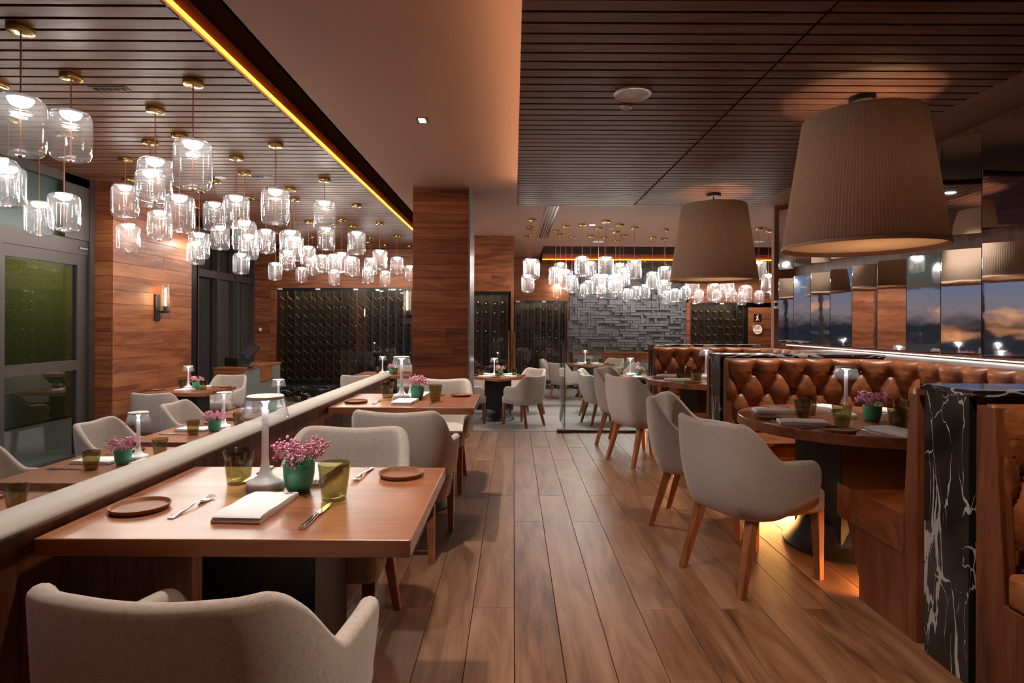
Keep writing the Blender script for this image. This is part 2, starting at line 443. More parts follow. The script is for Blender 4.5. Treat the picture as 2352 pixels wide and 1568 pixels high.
# left slatted ceiling
cl = slab('ceiling_left', -5.2, -1.87, -4, 14.3, 3.035, 3.36, M['darkwood'], label='slatted walnut ceiling over the window side')
sm = MB().box(-1.615, 1.615, -.053, .053, 0, .022).mesh('slat', .002, 1)
for i in range(-20, 80):
    y = 3.152 + .066 + i*.131
    if 2.6 < y < 13.3: link('slat', sm, M['slat'], cl, (-3.478, y, 3.0))
part('fascia', MB().box(-1.875, -1.856, -4, 13.3, 3.0, 3.135), M['slat_y'], cl)
part('led_line', MB().box(-1.845, -1.825, -4, 13.3, 3.003, 3.018), M['amberled'], cl)
part('slat_field', MB().box(-5.1, -1.87, -4, 2.6, 3.0, 3.03), M['slat'], cl)
part('rear_field', MB().box(-8, -5.1, 7, 14.3, 3.036, 3.08), M['darkwood'], cl)
# hung slat panel on the right
cp = slab('ceiling_panel', .03, 2.80, -3, 6.92, 2.722, 2.755, M['darkwood'], label='hung slatted ceiling panel above the booths')
for (a, b) in ((.03, 1.392), (1.408, 2.80)):
    sm = MB().box(-(b-a)/2, (b-a)/2, -.041, .041, 0, .022).mesh('slat', .0015, 1)
    for i in range(0, 50):
        y = 6.879 - i*.1
        if y > 2.3: link('slat', sm, M['slat'], cp, ((a+b)/2, y, 2.70))
part('slat_field', MB().box(.03, 2.80, -3, 2.33, 2.70, 2.72), M['slat'], cp)
part('led_line', MB().box(.06, .075, -3, 6.86, 2.756, 2.764), M['warmled'], cp)
part('led_line', MB().box(.10, 2.7, 6.84, 6.855, 2.756, 2.764), M['warmled'], cp)
for x in (.35, 2.45):
    for y in (.5, 3.0, 5.8):
        part('hanger', MB().lathe([(0,2.755),(.008,2.755),(.008,3.0),(0,3.0)], 8), M['black'], cp, loc=(x, y, 0))
# far slatted ceiling
cf = slab('ceiling_far', .68, 9, 14.12, 15.75, 2.885, 3.3, M['darkwood'], label='far slatted ceiling in front of the grey relief wall')
sm = MB().box(-.075, .075, -.79, .79, 0, .022).mesh('slat', .002, 1)
for i in range(44):
    link('slat', sm, M['slat_y'], cf, (.77+i*.185, 14.92, 2.86))
part('fascia', MB().box(.68, 9, 14.10, 14.12, 2.85, 3.0), M['slat'], cf)
part('led_line', MB().box(.68, 9, 14.065, 14.085, 2.853, 2.872), M['amberled'], cf)

# board cladding: individual boards on a wall face
def boards(parent, ox, oy, z0, z1, width, ang, bh=.155, lens=(1.3, 1.9), th=.018, m='walnut', phase=0.0):
    """face starts at (ox,oy), runs along direction ang; boards stand proud by th towards the viewer's side (local -y)"""
    z = z0; row = 0
    while z < z1 - .01:
        h = min(bh, z1-z); x = 0.0
        first = random.uniform(.35, 1.0)
        while x < width-.001:
            l = min(width-x, random.uniform(*lens)*(first if x == 0 else 1)); first = 1
            if width-x-l < .12: l = width-x
            me = MB().box(.0012, l-.0012, -th, 0, .0015, h-.0015).mesh('board', .0012, 1)
            link('board', me, M[m], parent, (ox+math.cos(ang)*x, oy+math.sin(ang)*x, z), ang)
            x += l
        z += h; row += 1

# pillar
pl = slab('pillar', -1.24, -.565, 7.31, 8.05, LOWER, 3.0, M['darkwood'], label='square pillar clad in horizontal walnut boards')
boards(pl, -1.26, 7.31, LOWER+.02, 3.0, .705, 0, bh=.157, lens=(.9, 1.4))
boards(pl, -1.24, 8.06, LOWER+.02, 3.0, .75, R(-90), bh=.157, lens=(.9, 1.4))
part('corner_cladding', MB().box(-.565, -.545, 7.285, 8.07, LOWER, 3.0), M['gmarble'], pl)

# left wall with boards, pier beside the glass door
wl = slab('wall_left', -5.12, -4.87, 7.13, 8.85, LOWER, 3.02, M['darkwood'], label='walnut boarded wall with a brass tube sconce')
boards(wl, -5.09, 7.13, LOWER, 3.0, .24, 0, bh=.17)
boards(wl, -4.85-.02, 7.11, LOWER, 3.0, 1.74, R(90), bh=.17, lens=(1.7, 2.4))
# dark glazed entrance beyond
d2 = struct('door_2', MB().box(-6.06, -6.0, 8.8, 13.3, LOWER, 3.0), M['greyglass'], label='dark bronze framed sliding entrance')
part('return_wall', MB().box(-6.06, -5.12, 8.80, 8.86, LOWER, 3.0), M['black'], d2)
part('return_panel', MB().box(-5.99, -5.86, 8.86, 10.9, LOWER, 3.0), M['black'], d2)
for y in (10.86, 11.62, 12.3, 12.36, 13.22):
    part('mullion', MB().box(-5.98, -5.86, y, y+.08, LOWER, 3.0), M['bronze'], d2)
part('transom', MB().box(-5.98, -5.87, 10.9, 13.2, 2.18, 2.32), M['bronze'], d2)
part('pane', MB().box(-5.97, -5.95, 12.46, 12.78, LOWER, 2.2), M['tealglass'], d2)
part('pane', MB().box(-5.97, -5.95, 12.82, 13.2, LOWER, 2.2), M['bronze'], d2)
part('pane', MB().box(-5.97, -5.95, 11.72, 12.28, LOWER, 2.2), M['bronze'], d2)

# glass door wall on the left (x = -5.09)
d1 = struct('door_1', MB().box(-5.20, -5.10, 3.6, 7.11, 2.10, 2.27), M['bronze'], label='bronze framed glass door with a mid rail')
part('post', MB().box(-5.22, -5.07, 7.03, 7.12, LOWER, 3.0), M['bronze'], d1)
part('post', MB().box(-5.22, -5.07, 5.72, 5.82, LOWER, 2.1), M['bronze'], d1)
part('stile', MB().box(-5.17, -5.11, 6.88, 7.02, LOWER, 2.1), M['bronze'], d1)
part('stile', MB().box(-5.17, -5.11, 5.83, 5.90, LOWER, 2.1), M['bronze'], d1)
part('top_rail', MB().box(-5.17, -5.11, 5.90, 6.88, 1.97, 2.10), M['bronze'], d1)
part('mid_rail', MB().box(-5.17, -5.11, 5.90, 6.88, .745, .86), M['bronze'], d1)
part('bottom_rail', MB().box(-5.17, -5.11, 5.90, 6.88, LOWER, LOWER+.1), M['bronze'], d1)
part('pane', MB().box(-5.145, -5.135, 5.90, 6.88, .86, 1.97), M['pane'], d1)
part('pane', MB().box(-5.145, -5.135, 5.90, 6.88, LOWER+.1, .745), M['pane'], d1)
part('transom_pane', MB().box(-5.17, -5.16, 3.6, 6.65, 2.27, 2.9), M['tealglass'], d1)
part('transom_frame', MB().box(-5.21, -5.08, 6.65, 7.03, 2.27, 3.0), M['bronze'], d1)
part('transom_head', MB().box(-5.21, -5.08, 3.6, 7.03, 2.9, 3.0), M['bronze'], d1)
tx = bpy.data.curves.new('maker_tag_lettering', 'FONT'); tx.body = 'STANLEY'; tx.size = .032; tx.extrude = .0008
to = link('maker_tag_lettering', tx, M['white'], d1); to.location = (-5.0965, 6.905, 2.165); to.rotation_euler = (R(90), 0, R(90))
part('maker_tag', MB().box(-5.10, -5.097, 6.89, 7.065, 2.155, 2.20), M['black'], d1)
# remaining window bays of that side (seen in the mirrors)
w1 = struct('window_1', MB().box(-5.2, -5.1, -4, 5.72, LOWER, LOWER+.06), M['bronze'], label='tall bronze framed windows facing the dusk')
for y in (-4, -2.1, -.2, 1.7, 3.6):
    part('mullion', MB().box(-5.2, -5.1, y, y+.08, LOWER, 3.0), M['bronze'], w1)
part('window_head', MB().box(-5.2, -5.1, -4, 3.6, 2.9, 3.0), M['bronze'], w1)
for y in (-3.9, -2.0, -.1, 1.8, 3.68):
    part('pane', MB().box(-5.155, -5.148, y, y+1.82 if y < 3 else 5.72, LOWER+.06, 2.9 if y < 3 else 2.1), M['pane'], w1)
# outside: terrace, hedge and a roof over the door
ter = slab('ground_outside', -30, -5.2, -20, 12, LOWER-.2, LOWER-.02, M['tile'])
hd = part('hedge', MB().box(-8.3, -7.7, 4.9, 11.5, LOWER-.02, 2.3), M['hedge'], None, .05)
tag(hd, 'clipped green hedge seen through the glass door', 'hedge', kind='stuff')
gl_ = thing('added_hedge_lamp', 'added unseen lantern under the terrace roof outside the glass door', 'hedgelamp', (-6.75, 9.6, 2.45))  # added unseen lamp, brightens the hedge behind the glass door
part('cap', MB().lathe([(0,.30),(.01,.30),(.01,.10),(.07,.08),(.07,.06),(0,.06)], 16), M['black'], gl_, 0, True)
part('globe', MB().ball((0,0,0), .06, 16, 10), M['lampglass'], gl_, 0, True)
ld = bpy.data.lights.new('added_hedge_bulb', 'POINT'); ld.energy = 28; ld.color = (1,.90,.62); ld.shadow_soft_size = .05
lo = bpy.data.objects.new('added_hedge_bulb', ld); COL.objects.link(lo); lo.parent = gl_
hl = slab('roof_terrace', -9, -5.22, 5.2, 12, 2.75, 2.9, M['soffit_dark'])

# back-left wall with the wide wine cabinet niche
WB = 13.3
wb = slab('wall_back', -6.2, 1.5, 15.72, 15.9, LOWER, 3.2, M['darkwood'])
wbl = slab('wall_back_left', -6.1, -1.5, 14.15, 14.3, LOWER, 3.02, M['darkwood'])
boards(wbl, -6.0, WB, LOWER, 3.0, .50, 0, bh=.2)
boards(wbl, -5.5, WB-.005, LOWER, 3.0, .13, 0, bh=.2)
boards(wbl, -5.37, WB, 2.10, 3.0, 3.9, 0, bh=.18, lens=(1.8, 2.6))
part('side_return', MB().box(-5.42, -5.40, WB, 14.15, LOWER, 2.1), M['walnut_z'], wbl)
# middle wood block and its right neighbour
wm = slab('wall_middle', -1.6, -.02, 11.95, 12.05, LOWER, 3.0, M['darkwood'])
boards(wm, -1.6, 11.3, 1.93, 3.0, 1.6, 0, bh=.18, lens=(1.2, 1.8))
part('end_panel', MB().box(-.06, 0.0, 11.28, 15.0, LOWER, 3.0), M['walnut_z'], wm)
wr = slab('wall_far', 0.0, 1.42, 15.6, 15.7, LOWER, 3.0, M['darkwood'])
boards(wr, 0.0, 15.0, 1.91, 3.0, 1.40, 0, bh=.28, lens=(1.4, 1.9))
part('end_panel', MB().box(1.36, 1.40, 14.98, 15.6, LOWER, 1.91), M['walnut_z'], wr)
# relief wall
rw = slab('wall_relief', 1.40, 4.60, 15.62, 15.75, LOWER, 2.9, M['relief'], label='slate grey wall of stepped rectangular relief')
rb = MB(); rnd = random.Random(3); G = .07
gx, gz = int(3.2/G), int(2.4/G); usedg = [[False]*gz for _ in range(gx)]
for i in range(gx):
    for j in range(gz):
        if usedg[i][j]: continue
        a, b = rnd.choice([(1,1),(2,1),(1,2),(3,1),(1,3),(4,1),(1,4),(5,1),(2,2),(3,2),(2,3),(1,5),(6,1)])
        cells = [(i+p, j+q) for p in range(a) for q in range(b)]
        if any(x >= gx or y >= gz or usedg[x][y] for x, y in cells): a = b = 1; cells = [(i, j)]
        for x, y in cells: usedg[x][y] = True
        d = rnd.choice([0, .02, .05, .07, .09, .09, .11, .11])
        if d: rb.box(1.40+i*G+.005, 1.40+(i+a)*G-.005, 15.62-d, 15.63, .5+j*G+.005, .5+(j+b)*G-.005)
tag(part('relief_block', rb, M['relief'], rw), kind='stuff')
# far right wall: wine niche surround, service door
wf = slab('wall_far_right', 4.56, 9, 16.1, 16.2, LOWER, 3.0, M['darkwood'])
boards(wf, 4.62, 15.55, 1.90, 2.86, 3.4, 0, bh=.24, lens=(1.6, 2.4))
boards(wf, 4.56, 15.55, LOWER, 1.90, .11, 0, bh=.4)
boards(wf, 7.12, 15.55, LOWER, 1.90, .9, 0, bh=.3)
d3 = struct('door_3', None, label='walnut service door with a round porthole')
for k in range(7):
    part('plank', MB().box(6.2, 7.08, 15.52, 15.56, LOWER+k*.303+.002, LOWER+(k+1)*.303-.002), M['walnut'], d3, .002)
part('door_frame', MB().box(7.08, 7.12, 15.5, 15.58, LOWER, 1.86), M['walnut_z'], d3)
prt = MB().lathe([(.115,0),(.155,0),(.155,.03),(.145,.045),(.125,.045),(.115,.03),(.115,0)], 32)
po = part('porthole_ring', prt, M['steel'], d3, 0, True); po.rotation_euler = (R(90),0,0); po.location = (6.42, 15.52, 1.2)
pg = part('porthole_glass', MB().lathe([(0,.0),(.116,.0),(.116,.01),(0,.01)], 32), emit('porthole_light', (1.0,.72,.48), .35), d3); pg.rotation_euler = (R(90),0,0); pg.location = (6.42, 15.53, 1.2)
sg = part('sign_plate', MB().box(6.33, 6.54, 15.508, 15.52, 1.40, 1.61), M['brass'], d3)
fig = MB(); fig.tube([(6.40,15.505,1.43),(6.43,15.505,1.50),(6.44,15.505,1.555)], .012, 6); fig.tube([(6.47,15.505,1.43),(6.43,15.505,1.50),(6.40,15.505,1.55)], .010, 6); fig.ball((6.44,15.505,1.58), .016, 8, 6)
part('sign_figure', fig, M['white'], sg)
part('pilaster', MB().box(3.70, 4.05, 8.36, 8.45, LOWER, 3.0), M['soffit'], wf)

# right wall with mirrors
wrt = slab('wall_right', 3.92, 4.05, -4, 8.35, LOWER, 3.0, M['walnut_z'], label='walnut wall behind the mirror strips')
slab('wall_rear', -5.2, 4.05, -4.1, -4.0, LOWER, 3.4, M['soffit'])
slab('wall_outer_right', 8.9, 9.0, 8.0, 16, LOWER, 3.2, M['walnut_z'])
slab('wall_outer_front', 4.05, 9.0, 8.28, 8.33, LOWER, 3.0, M['soffit'])
tag(part('led_line', MB().box(3.86, 3.87, -1.0, 8.33, 1.024, 1.033), M['whiteled'], wrt))

# ================================================================== MIRRORS
k = 0
ys = [8.11 - .44*i for i in range(0, 15)]
ANG = [54, 45, 42, 44, 26, 23, 31, 43, 40, 44, 41, 42, 44, 42, 42]
for row, (z0, z1) in enumerate(((1.06, 1.95), (2.07, 2.89))):
    for i, y in enumerate(ys):
        if y < 3.6: continue
        a = R(ANG[i] if row == 0 else 38 + (i % 3)*4)
        kk = 3.655/(y-.44); w = (kk*y-3.655)/(math.sin(a)+kk*math.cos(a))*.985
        nm = 'mirror_strip'
        lab = f"tall wavy mirror strip, {ordw(i+1)} from the far end of the {'lower' if row == 0 else 'upper'} row"
        o = tag(thing(nm, lab, 'mirror', (3.655, y, z0), 0, 'mirror strips on the walnut wall'))
        # local: hinge at far edge, runs towards -y and back into the wall
        def P(u, d): return (math.sin(a)*u*1.0 + math.cos(a)*d, -math.cos(a)*u + math.sin(a)*d)
        poly = [P(0,0), P(w,0), P(w,.012), P(0,.012)]
        part('mirror_face', MB().prism(poly, 0, z1-z0, 'Z'), M['mirror'], o, .0015)
        poly2 = [P(.03,.012), P(w-.03,.012), (.260, -math.cos(a)*w+.03), (.260, -.03)]
        part('backing_box', MB().prism(poly2, .04, z1-z0-.04, 'Z'), M['black'], o)

# ================================================================== DIVIDER + BANQUETTE
dv = thing('low_divider', 'low walnut divider wall with a padded cream top rail', 'divider', (-1.3, 3.0, 0))
part('panel', MB().box(-.06, .065, -4.0, 2.88, LOWER, .77), M['walnut_z'], dv)
cap = [(-.065,.735),(-.065,.79),(-.045,.806),(.02,.808),(.062,.802),(.082,.79),(.082,.777),(.07,.768)]
part('padded_top', MB().prism([(x, z) for x, z in cap], -4.0, 2.885, 'Y'), M['cream'], dv, .006, True)
part('end_cap', MB().box(-.062, .067, 2.88, 2.9, LOWER, .765), M['walnut_z'], dv)
bq = thing('banquette_bench', 'cream upholstered bench along the window side of the divider', 'bench', (-1.37, 3.0, LOWER))
part('seat_cushion', MB().box(-.56, -.01, -3.5, 2.85, .36, .48), M['cream'], bq, .03, True, seg=3)
part('backrest', MB().box(-.10, 0, -3.5, 2.85, .48, 1.07), M['cream'], bq, .03, True, seg=3)
part('plinth', MB().box(-.50, -.01, -3.5, 2.85, 0, .36), M['walnut_z'], bq)

# ================================================================== CHAIRS
def spline(pts, n):
    P = [Vector((*p, 0)) if len(p) == 2 else Vector(p) for p in pts]; o = []
    for i in range(len(P)-1):
        p0, p1, p2, p3 = P[max(i-1,0)], P[i], P[i+1], P[min(i+2,len(P)-1)]
        for k in range(n):
            t = k/n
            o.append(.5*((2*p1)+(-p0+p2)*t+(2*p0-5*p1+4*p2-p3)*t*t+(-p0+3*p1-3*p2+p3)*t**3))
    o.append(P[-1]); return o
def sstep(a, b, x):
    t = max(0, min(1, (x-a)/(b-a))); return t*t*(3-2*t)
def chair_shell():
    half = [(0,-.305),(.10,-.303),(.182,-.290),(.236,-.235),(.260,-.14),(.268,-.02),(.264,.09),(.252,.195)]
    right = spline(half, 6)
    s = [0.0]
    for a, b in zip(right, right[1:]): s.append(s[-1]+(b-a).length)
    L = s[-1]
    full = [(Vector((-p.x, p.y, 0)), q) for p, q in zip(right[::-1], s[::-1])] + [(p, q) for p, q in zip(right[1:], s[1:])]
    mb = MB(); rows = []
    for i, (p, q) in enumerate(full):
        a = full[max(i-1,0)][0]; b = full[min(i+1,len(full)-1)][0]
        d = (b-a).normalized(); nrm = Vector((d.y, -d.x, 0))      # outward
        top = .825 - .185*sstep(.21, .43, q) - .015*sstep(.45, L, q) + .006*math.cos(min(q/.22, 1)*math.pi)*-1
        bot = .355 + .055*sstep(.35, L, q)
        dd = L-q
        th = .046
        if dd < .075:
            f = math.sqrt(max(0, 1-(1-dd/.075)**2)); top = bot + (top-bot)*(.55+.45*f); th = .030+.016*f
        r = th/2
        prof = []                                               # (offset outward, z)
        for k in range(7): prof.append((th/2, bot+.012+(top-r-bot-.012)*k/6))
        for k in range(1, 6):
            an = math.pi*k/6; prof.append((th/2*math.cos(an), top-r+r*math.sin(an)))
        for k in range(7): prof.append((-th/2, top-r-(top-r-bot-.012)*k/6))
        prof.append((-th/2+.012, bot)); prof.append((th/2-.012, bot))
        row = []
        for o_, z in prof:
            u = (z-.36)/.46
            back = sstep(-.05, -.30, p.y) if False else max(0, min(1, (-p.y-.02)/.28))
            x = p.x*(1-.13*(1-min(1, u*1.4))**2)
            y = p.y - .035*back*(u-.5) + .05*back*(1-min(1, u*1.6))**2
            row.append(len(mb.v)); mb.v.append((x+nrm.x*o_, y+nrm.y*o_, z))
        rows.append(row)
    n = len(rows[0])
    for a, b in zip(rows, rows[1:]):
        for k in range(n):
            l = (k+1) % n; mb.f.append((a[k], a[l], b[l], b[k]))
    mb.f.append(tuple(rows[0])); mb.f.append(tuple(rows[-1][::-1]))
    return mb
def make_chair(rail=False):
    c = thing('armchair', 'x', 'chair')
    part('shell', chair_shell(), M['linen'], c, 0, True, angle=60)
    seat = [(-.14,-.225),(.14,-.225),(.190,-.17),(.217,-.05),(.238,.12),(.240,.24),(.22,.275),(-.22,.275),(-.240,.24),(-.238,.12),(-.217,-.05),(-.190,-.17)]
    part('seat', MB().prism(seat, .352, .465, 'Z'), M['linen'], c, .022, True, seg=3)
    for sx in (-1, 1):
        part('leg', MB().taper(sx*.204, .235, .36, .05, sx*.208, .25, 0, .032), M['leg'], c, .004)
        part('leg', MB().taper(sx*.172, -.180, .372, .050, sx*.205, -.285, 0, .032), M['leg'], c, .004)
    if rail:
        half = spline([(0,-.290),(.12,-.284),(.195,-.248),(.233,-.16),(.242,-.03)], 5)
        pts = [Vector((-p.x, p.y, 0)) for p in half[::-1]] + half[1:]
        mb = MB(); rows = []
        for i, p in enumerate(pts):
            d = (pts[min(i+1,len(pts)-1)]-pts[max(i-1,0)]).normalized(); nn = Vector((d.y, -d.x, 0))
            rows.append([len(mb.v)+k for k in range(4)])
            for o_, z in ((.014,.31),(.034,.43),(.006,.43),(-.010,.31)): mb.v.append((p.x+nn.x*o_, p.y+nn.y*o_, z))
        for a, b in zip(rows, rows[1:]):
            for k in range(4): mb.f.append((a[k], a[(k+1)%4], b[(k+1)%4], b[k]))
        mb.f.append(tuple(rows[0])); mb.f.append(tuple(rows[-1][::-1]))
        part('back_rail', mb, M['leg'], c, .003, True)
    return c
KC = Kind(make_chair()); KR = Kind(make_chair(True))
def face(dx, dy): return math.atan2(dy, dx) - math.pi/2       # local +y is the chair's front
def chair(x, y, ang, label, group, z=0.0, kind=None):
    return (kind or KC).put((x, y, z), ang, 'oatmeal linen armchair ' + label, group)
g = 'armchairs at the divider tables'
chair(-.62, 1.33, R(-4), 'seen from behind at the nearest divider table', g, 0, KR)
chair(-.73, 2.40, R(180), 'facing us across the nearest divider table', g)
chair(-.62, 3.50, R(-5), 'seen from behind with a wooden rail, at the second divider table', g, 0, KR)
chair(-.62, 4.80, R(180), 'facing us across the second divider table, before the pillar', g)
g = 'armchairs at the round booth tables'
chair(1.26, 3.10, face(.9,.42), 'seen from behind, nearest of those at the round booth tables', g)
chair(1.25, 3.86, face(.86,-.5), 'turned sideways beside the nearest chair of the near round table', g)
chair(1.26, 5.64, face(.9,.42), 'seen from behind at the farther round booth table', g)
chair(1.25, 6.42, face(.86,-.5), 'farthest chair at the farther round booth table, nearly hidden by its neighbour', g)
g = 'armchairs at the window side tables'
chair(-3.25, 2.60, face(1,0), 'at the window side table mostly hidden below the divider', g, LOWER)
chair(-3.25, 3.76, face(1,0), 'cut by the frame edge at the nearest window side table', g, LOWER)
chair(-3.20, 4.90, face(1,0), 'beside the glass door at the second window side table', g, LOWER)
chair(-3.20, 6.05, face(1,0), 'at the third window side table, before the corner table', g, LOWER)
chair(-4.22, 7.13, R(0), 'seen from behind at the table against the boarded wall', g, LOWER)
chair(-4.45, 8.98, R(180), 'facing us between the boarded wall table and the host stand', g, LOWER)
g = 'armchairs in the far sunken area'
chair(.16, 9.62, face(-.7,.75), 'three-quarter back view before the far square table by the pillar', g, LOWER)
chair(-.80, 9.65, face(.75,.7), 'half hidden by the pillar, on the near side of the far table', g, LOWER)
chair(.22, 10.75, face(-.7,-.7), 'behind the far square table by the pillar, facing us', g, LOWER)
chair(-.85, 10.85, face(.7,-.7), 'almost hidden by the pillar behind the far square table', g, LOWER)
chair(1.12, 12.75, face(.7,.7), 'seen from behind through the glass guard at the far middle table', g, LOWER)
chair(.95, 13.75, face(1,-.2), 'left of the far middle table, behind another chair and the guard edge', g, LOWER)
chair(2.40, 12.95, face(-.9,.5), 'right of the far middle table, before the sideboard', g, LOWER)
chair(2.30, 14.15, face(-.7,-.7), 'facing us behind the far middle table, against the sideboard', g, LOWER)
chair(1.52, 10.75, face(1,-.25), 'turned right beyond the glass guard, farther of the two there', g, LOWER)
chair(1.47, 9.75, face(1,.3), 'turned right beyond the glass guard, nearer of the two there', g, LOWER)
chair(2.95, 10.9, face(-.8,-.5), 'small in the distance behind the tufted booth partition', g, LOWER)
chair(-2.5, 9.62, R(0), 'seen from behind at the table before the wide wine wall', g, LOWER)
chair(-2.1, 11.42, R(180), 'facing us at the table before the wide wine wall', g, LOWER)

# ================================================================== TABLES
def pedestal(t, s=.33, h=.70, br=.29):
    part('pedestal', MB().taper(0,0,.03,s,0,0,h,s), M['base'], t, .004)
    part('foot', MB().lathe([(0,0),(br,0),(br,.012),(br*.93,.03),(br*.80,.09),(br*.72,.17),(br*.62,.19),(0,.19)], 36), M['base'], t, 0, True)
def square_table(name, label, x, y, rz, z=0.0, w=.96, d=.76):
    t = thing(name, label, 'table', (x, y, z), rz, 'square walnut tables')
    part('tabletop', MB().box(-w/2, w/2, -d/2, d/2, .705, .75), M['table'], t, .003)
    pedestal(t); return t
def round_table(label, x, y):
    t = thing('round_table', label, 'table', (x, y, 0), R(8), 'round booth tables')
    part('tabletop', MB().lathe([(0,.695),(.615,.695),(.62,.70),(.62,.745),(.615,.75),(0,.75)], 72), M['table'], t, 0, True)
    # end-grain staves round the rim
    for i in range(26):
        a0, a1 = 2*math.pi*i/26+.002, 2*math.pi*(i+1)/26-.002
        poly = [(.612*math.cos(a0), .612*math.sin(a0))] + [(.6235*math.cos(a0+(a1-a0)*q/4), .6235*math.sin(a0+(a1-a0)*q/4)) for q in range(5)] + [(.612*math.cos(a1), .612*math.sin(a1))]
        part('rim_stave', MB().prism(poly, .698, .747, 'Z'), M['table'], t)
    pedestal(t, .42, .70, .36); return t

# ------------------------------------------------ small things: one source of each kind
def k_lamp():
    t = thing('table_lamp', 'x', 'lamp')
    part('foot', MB().lathe([(0,0),(.057,0),(.059,.004),(.059,.024),(.054,.030),(.040,.034),(.026,.044),(.017,.062),(.0125,.09),(.0115,.10),(0,.10)], 32), M['lampwhite'], t, 0, True)
    part('stem', MB().lathe([(0,.10),(.0115,.10),(.0105,.262),(0,.262)], 20), M['lampwhite'], t, 0, True)
    part('light_funnel', MB().lathe([(0,.262),(.005,.262),(.006,.28),(.012,.292),(.026,.2965),(.026,.2975),(0,.2975)], 16), M['tablebulb'], t, 0, True)
    part('glass_shade', MB().lathe([(.075,.236),(.0755,.238),(.059,.299),(.0565,.299),(.0725,.238),(.075,.236)], 40), M['lampglass'], t, 0, True)
    part('top_disc', MB().lathe([(0,.299),(.058,.299),(.0595,.302),(.0585,.309),(.056,.311),(0,.311)], 40), M['lampcream'], t, 0, True)
    return Kind(t)
def k_tumbler():
    t = thing('tumbler', 'x', 'glass')
    part('vessel', MB().lathe([(0,.0),(.035,.0),(.037,.003),(.050,.113),(.0492,.115),(.0478,.113),(.0352,.016),(.030,.011),(0,.009)], 28), M['amber'], t, 0, True, angle=60)
    return t
def k_one(name, cat, mb, m, bevel=0, smooth=True):
    return Kind(tag(part(name, mb, m, None, bevel, smooth), 'x', cat))
K_LAMP = k_lamp()
K_TUM = k_one('tumbler', 'glass', MB().lathe([(0,.0),(.035,.0),(.037,.003),(.050,.113),(.0492,.115),(.0478,.113),(.0352,.016),(.030,.011),(0,.009)], 28), M['amber'])
pt = thing('bread_plate', 'x', 'plate')
part('well', MB().lathe([(0,.004),(.068,.004),(.068,.0065),(0,.0065)], 36), M['plate'], pt, 0, True)
part('rim', MB().lathe([(.066,0),(.074,.001),(.081,.014),(.0805,.0158),(.078,.0155),(.071,.006),(.066,.005),(.066,0)], 36), M['plate'], pt, 0, True)
K_PLATE = Kind(pt)
nap = [(-.127,0),(.125,0),(.128,.006),(.124,.017),(.06,.0215),(-.02,.020),(-.075,.023),(-.118,.021),(-.129,.0165),(-.121,.0125),(-.110,.0115),(-.121,.0105),(-.130,.006)]
K_NAP = k_one('folded_napkin', 'napkin', MB().prism(nap, -.07, .07, 'X'), M['napkin'], .0025)
def strip(pts, th=.0022):
    mb = MB(); rows = []
    for y, z, w in pts:
        rows.append([len(mb.v)+k for k in range(4)])
        mb.v += [(-w/2,y,z),(w/2,y,z),(w/2,y,z+th),(-w/2,y,z+th)]
    for a, b in zip(rows, rows[1:]):
        for k in range(4): mb.f.append((a[k], a[(k+1)%4], b[(k+1)%4], b[k]))
    mb.f.append(tuple(rows[0])); mb.f.append(tuple(rows[-1][::-1])); return mb
fk = thing('fork', 'x', 'fork')
part('handle', strip([(-.105,.001,.016),(-.09,.0015,.019),(-.05,.004,.014),(0,.009,.007),(.025,.009,.0065),(.040,.005,.020),(.055,.0025,.025)]), M['steel'], fk, .0006, True)
for i in range(4):
    part('tine', strip([(.054,.0025,.0045),(.08,.003,.0038),(.104,.008,.0020)]), M['steel'], fk, 0, False, loc=(-.0099+.0066*i, 0, 0))
K_FORK = Kind(fk)
kn = thing('table_knife', 'x', 'knife')
part('handle', strip([(-.115,.001,.016),(-.09,.001,.020),(-.03,.002,.014),(0,.002,.010)], .006), M['steel'], kn, .001, True)
part('blade', strip([(-.004,.004,.010),(.02,.003,.018),(.075,.0025,.019),(.10,.0025,.012),(.112,.0025,.003)], .0016), M['steel'], kn, 0, False)
K_KNIFE = Kind(kn)
def k_pot(seed, pale):
    rn = random.Random(seed)
    t = thing('flower_pot', 'x', 'flower pot')
    part('pot', MB().lathe([(0,0),(.030,0),(.035,.003),(.044,.025),(.049,.055),(.0505,.092),(.0495,.094),(.046,.092),(.045,.06),(.040,.06),(0,.06)], 32), M['green'], t, 0, True, angle=60)
    st, bl = MB(), MB()
    for i in range(34):
        a = rn.uniform(0, 2*math.pi); r = .085*math.sqrt(rn.random()); h = .105 + .065*rn.random()*(1-.3*r/.085)
        p0 = (.02*math.cos(a), .02*math.sin(a), .062); p2 = (r*math.cos(a), r*math.sin(a), h)
        p1 = ((p0[0]+p2[0])*.42, (p0[1]+p2[1])*.42, (p0[2]+p2[2])*.58)
        st.tube([p0, p1, p2], .0012, 4)
        for q in range(11):
            bl.ball((p2[0]+rn.gauss(0,.0085), p2[1]+rn.gauss(0,.0085), p2[2]+rn.gauss(0,.009)), rn.uniform(.0028,.0068), 5, 3)
    tag(part('stems', st, M['stem'], t), kind='stuff'); tag(part('blossoms', bl, pale, t), kind='stuff')
    return Kind(t)
K_POTA = k_pot(1, M['pink']); K_POTB = k_pot(5, M['pink'])

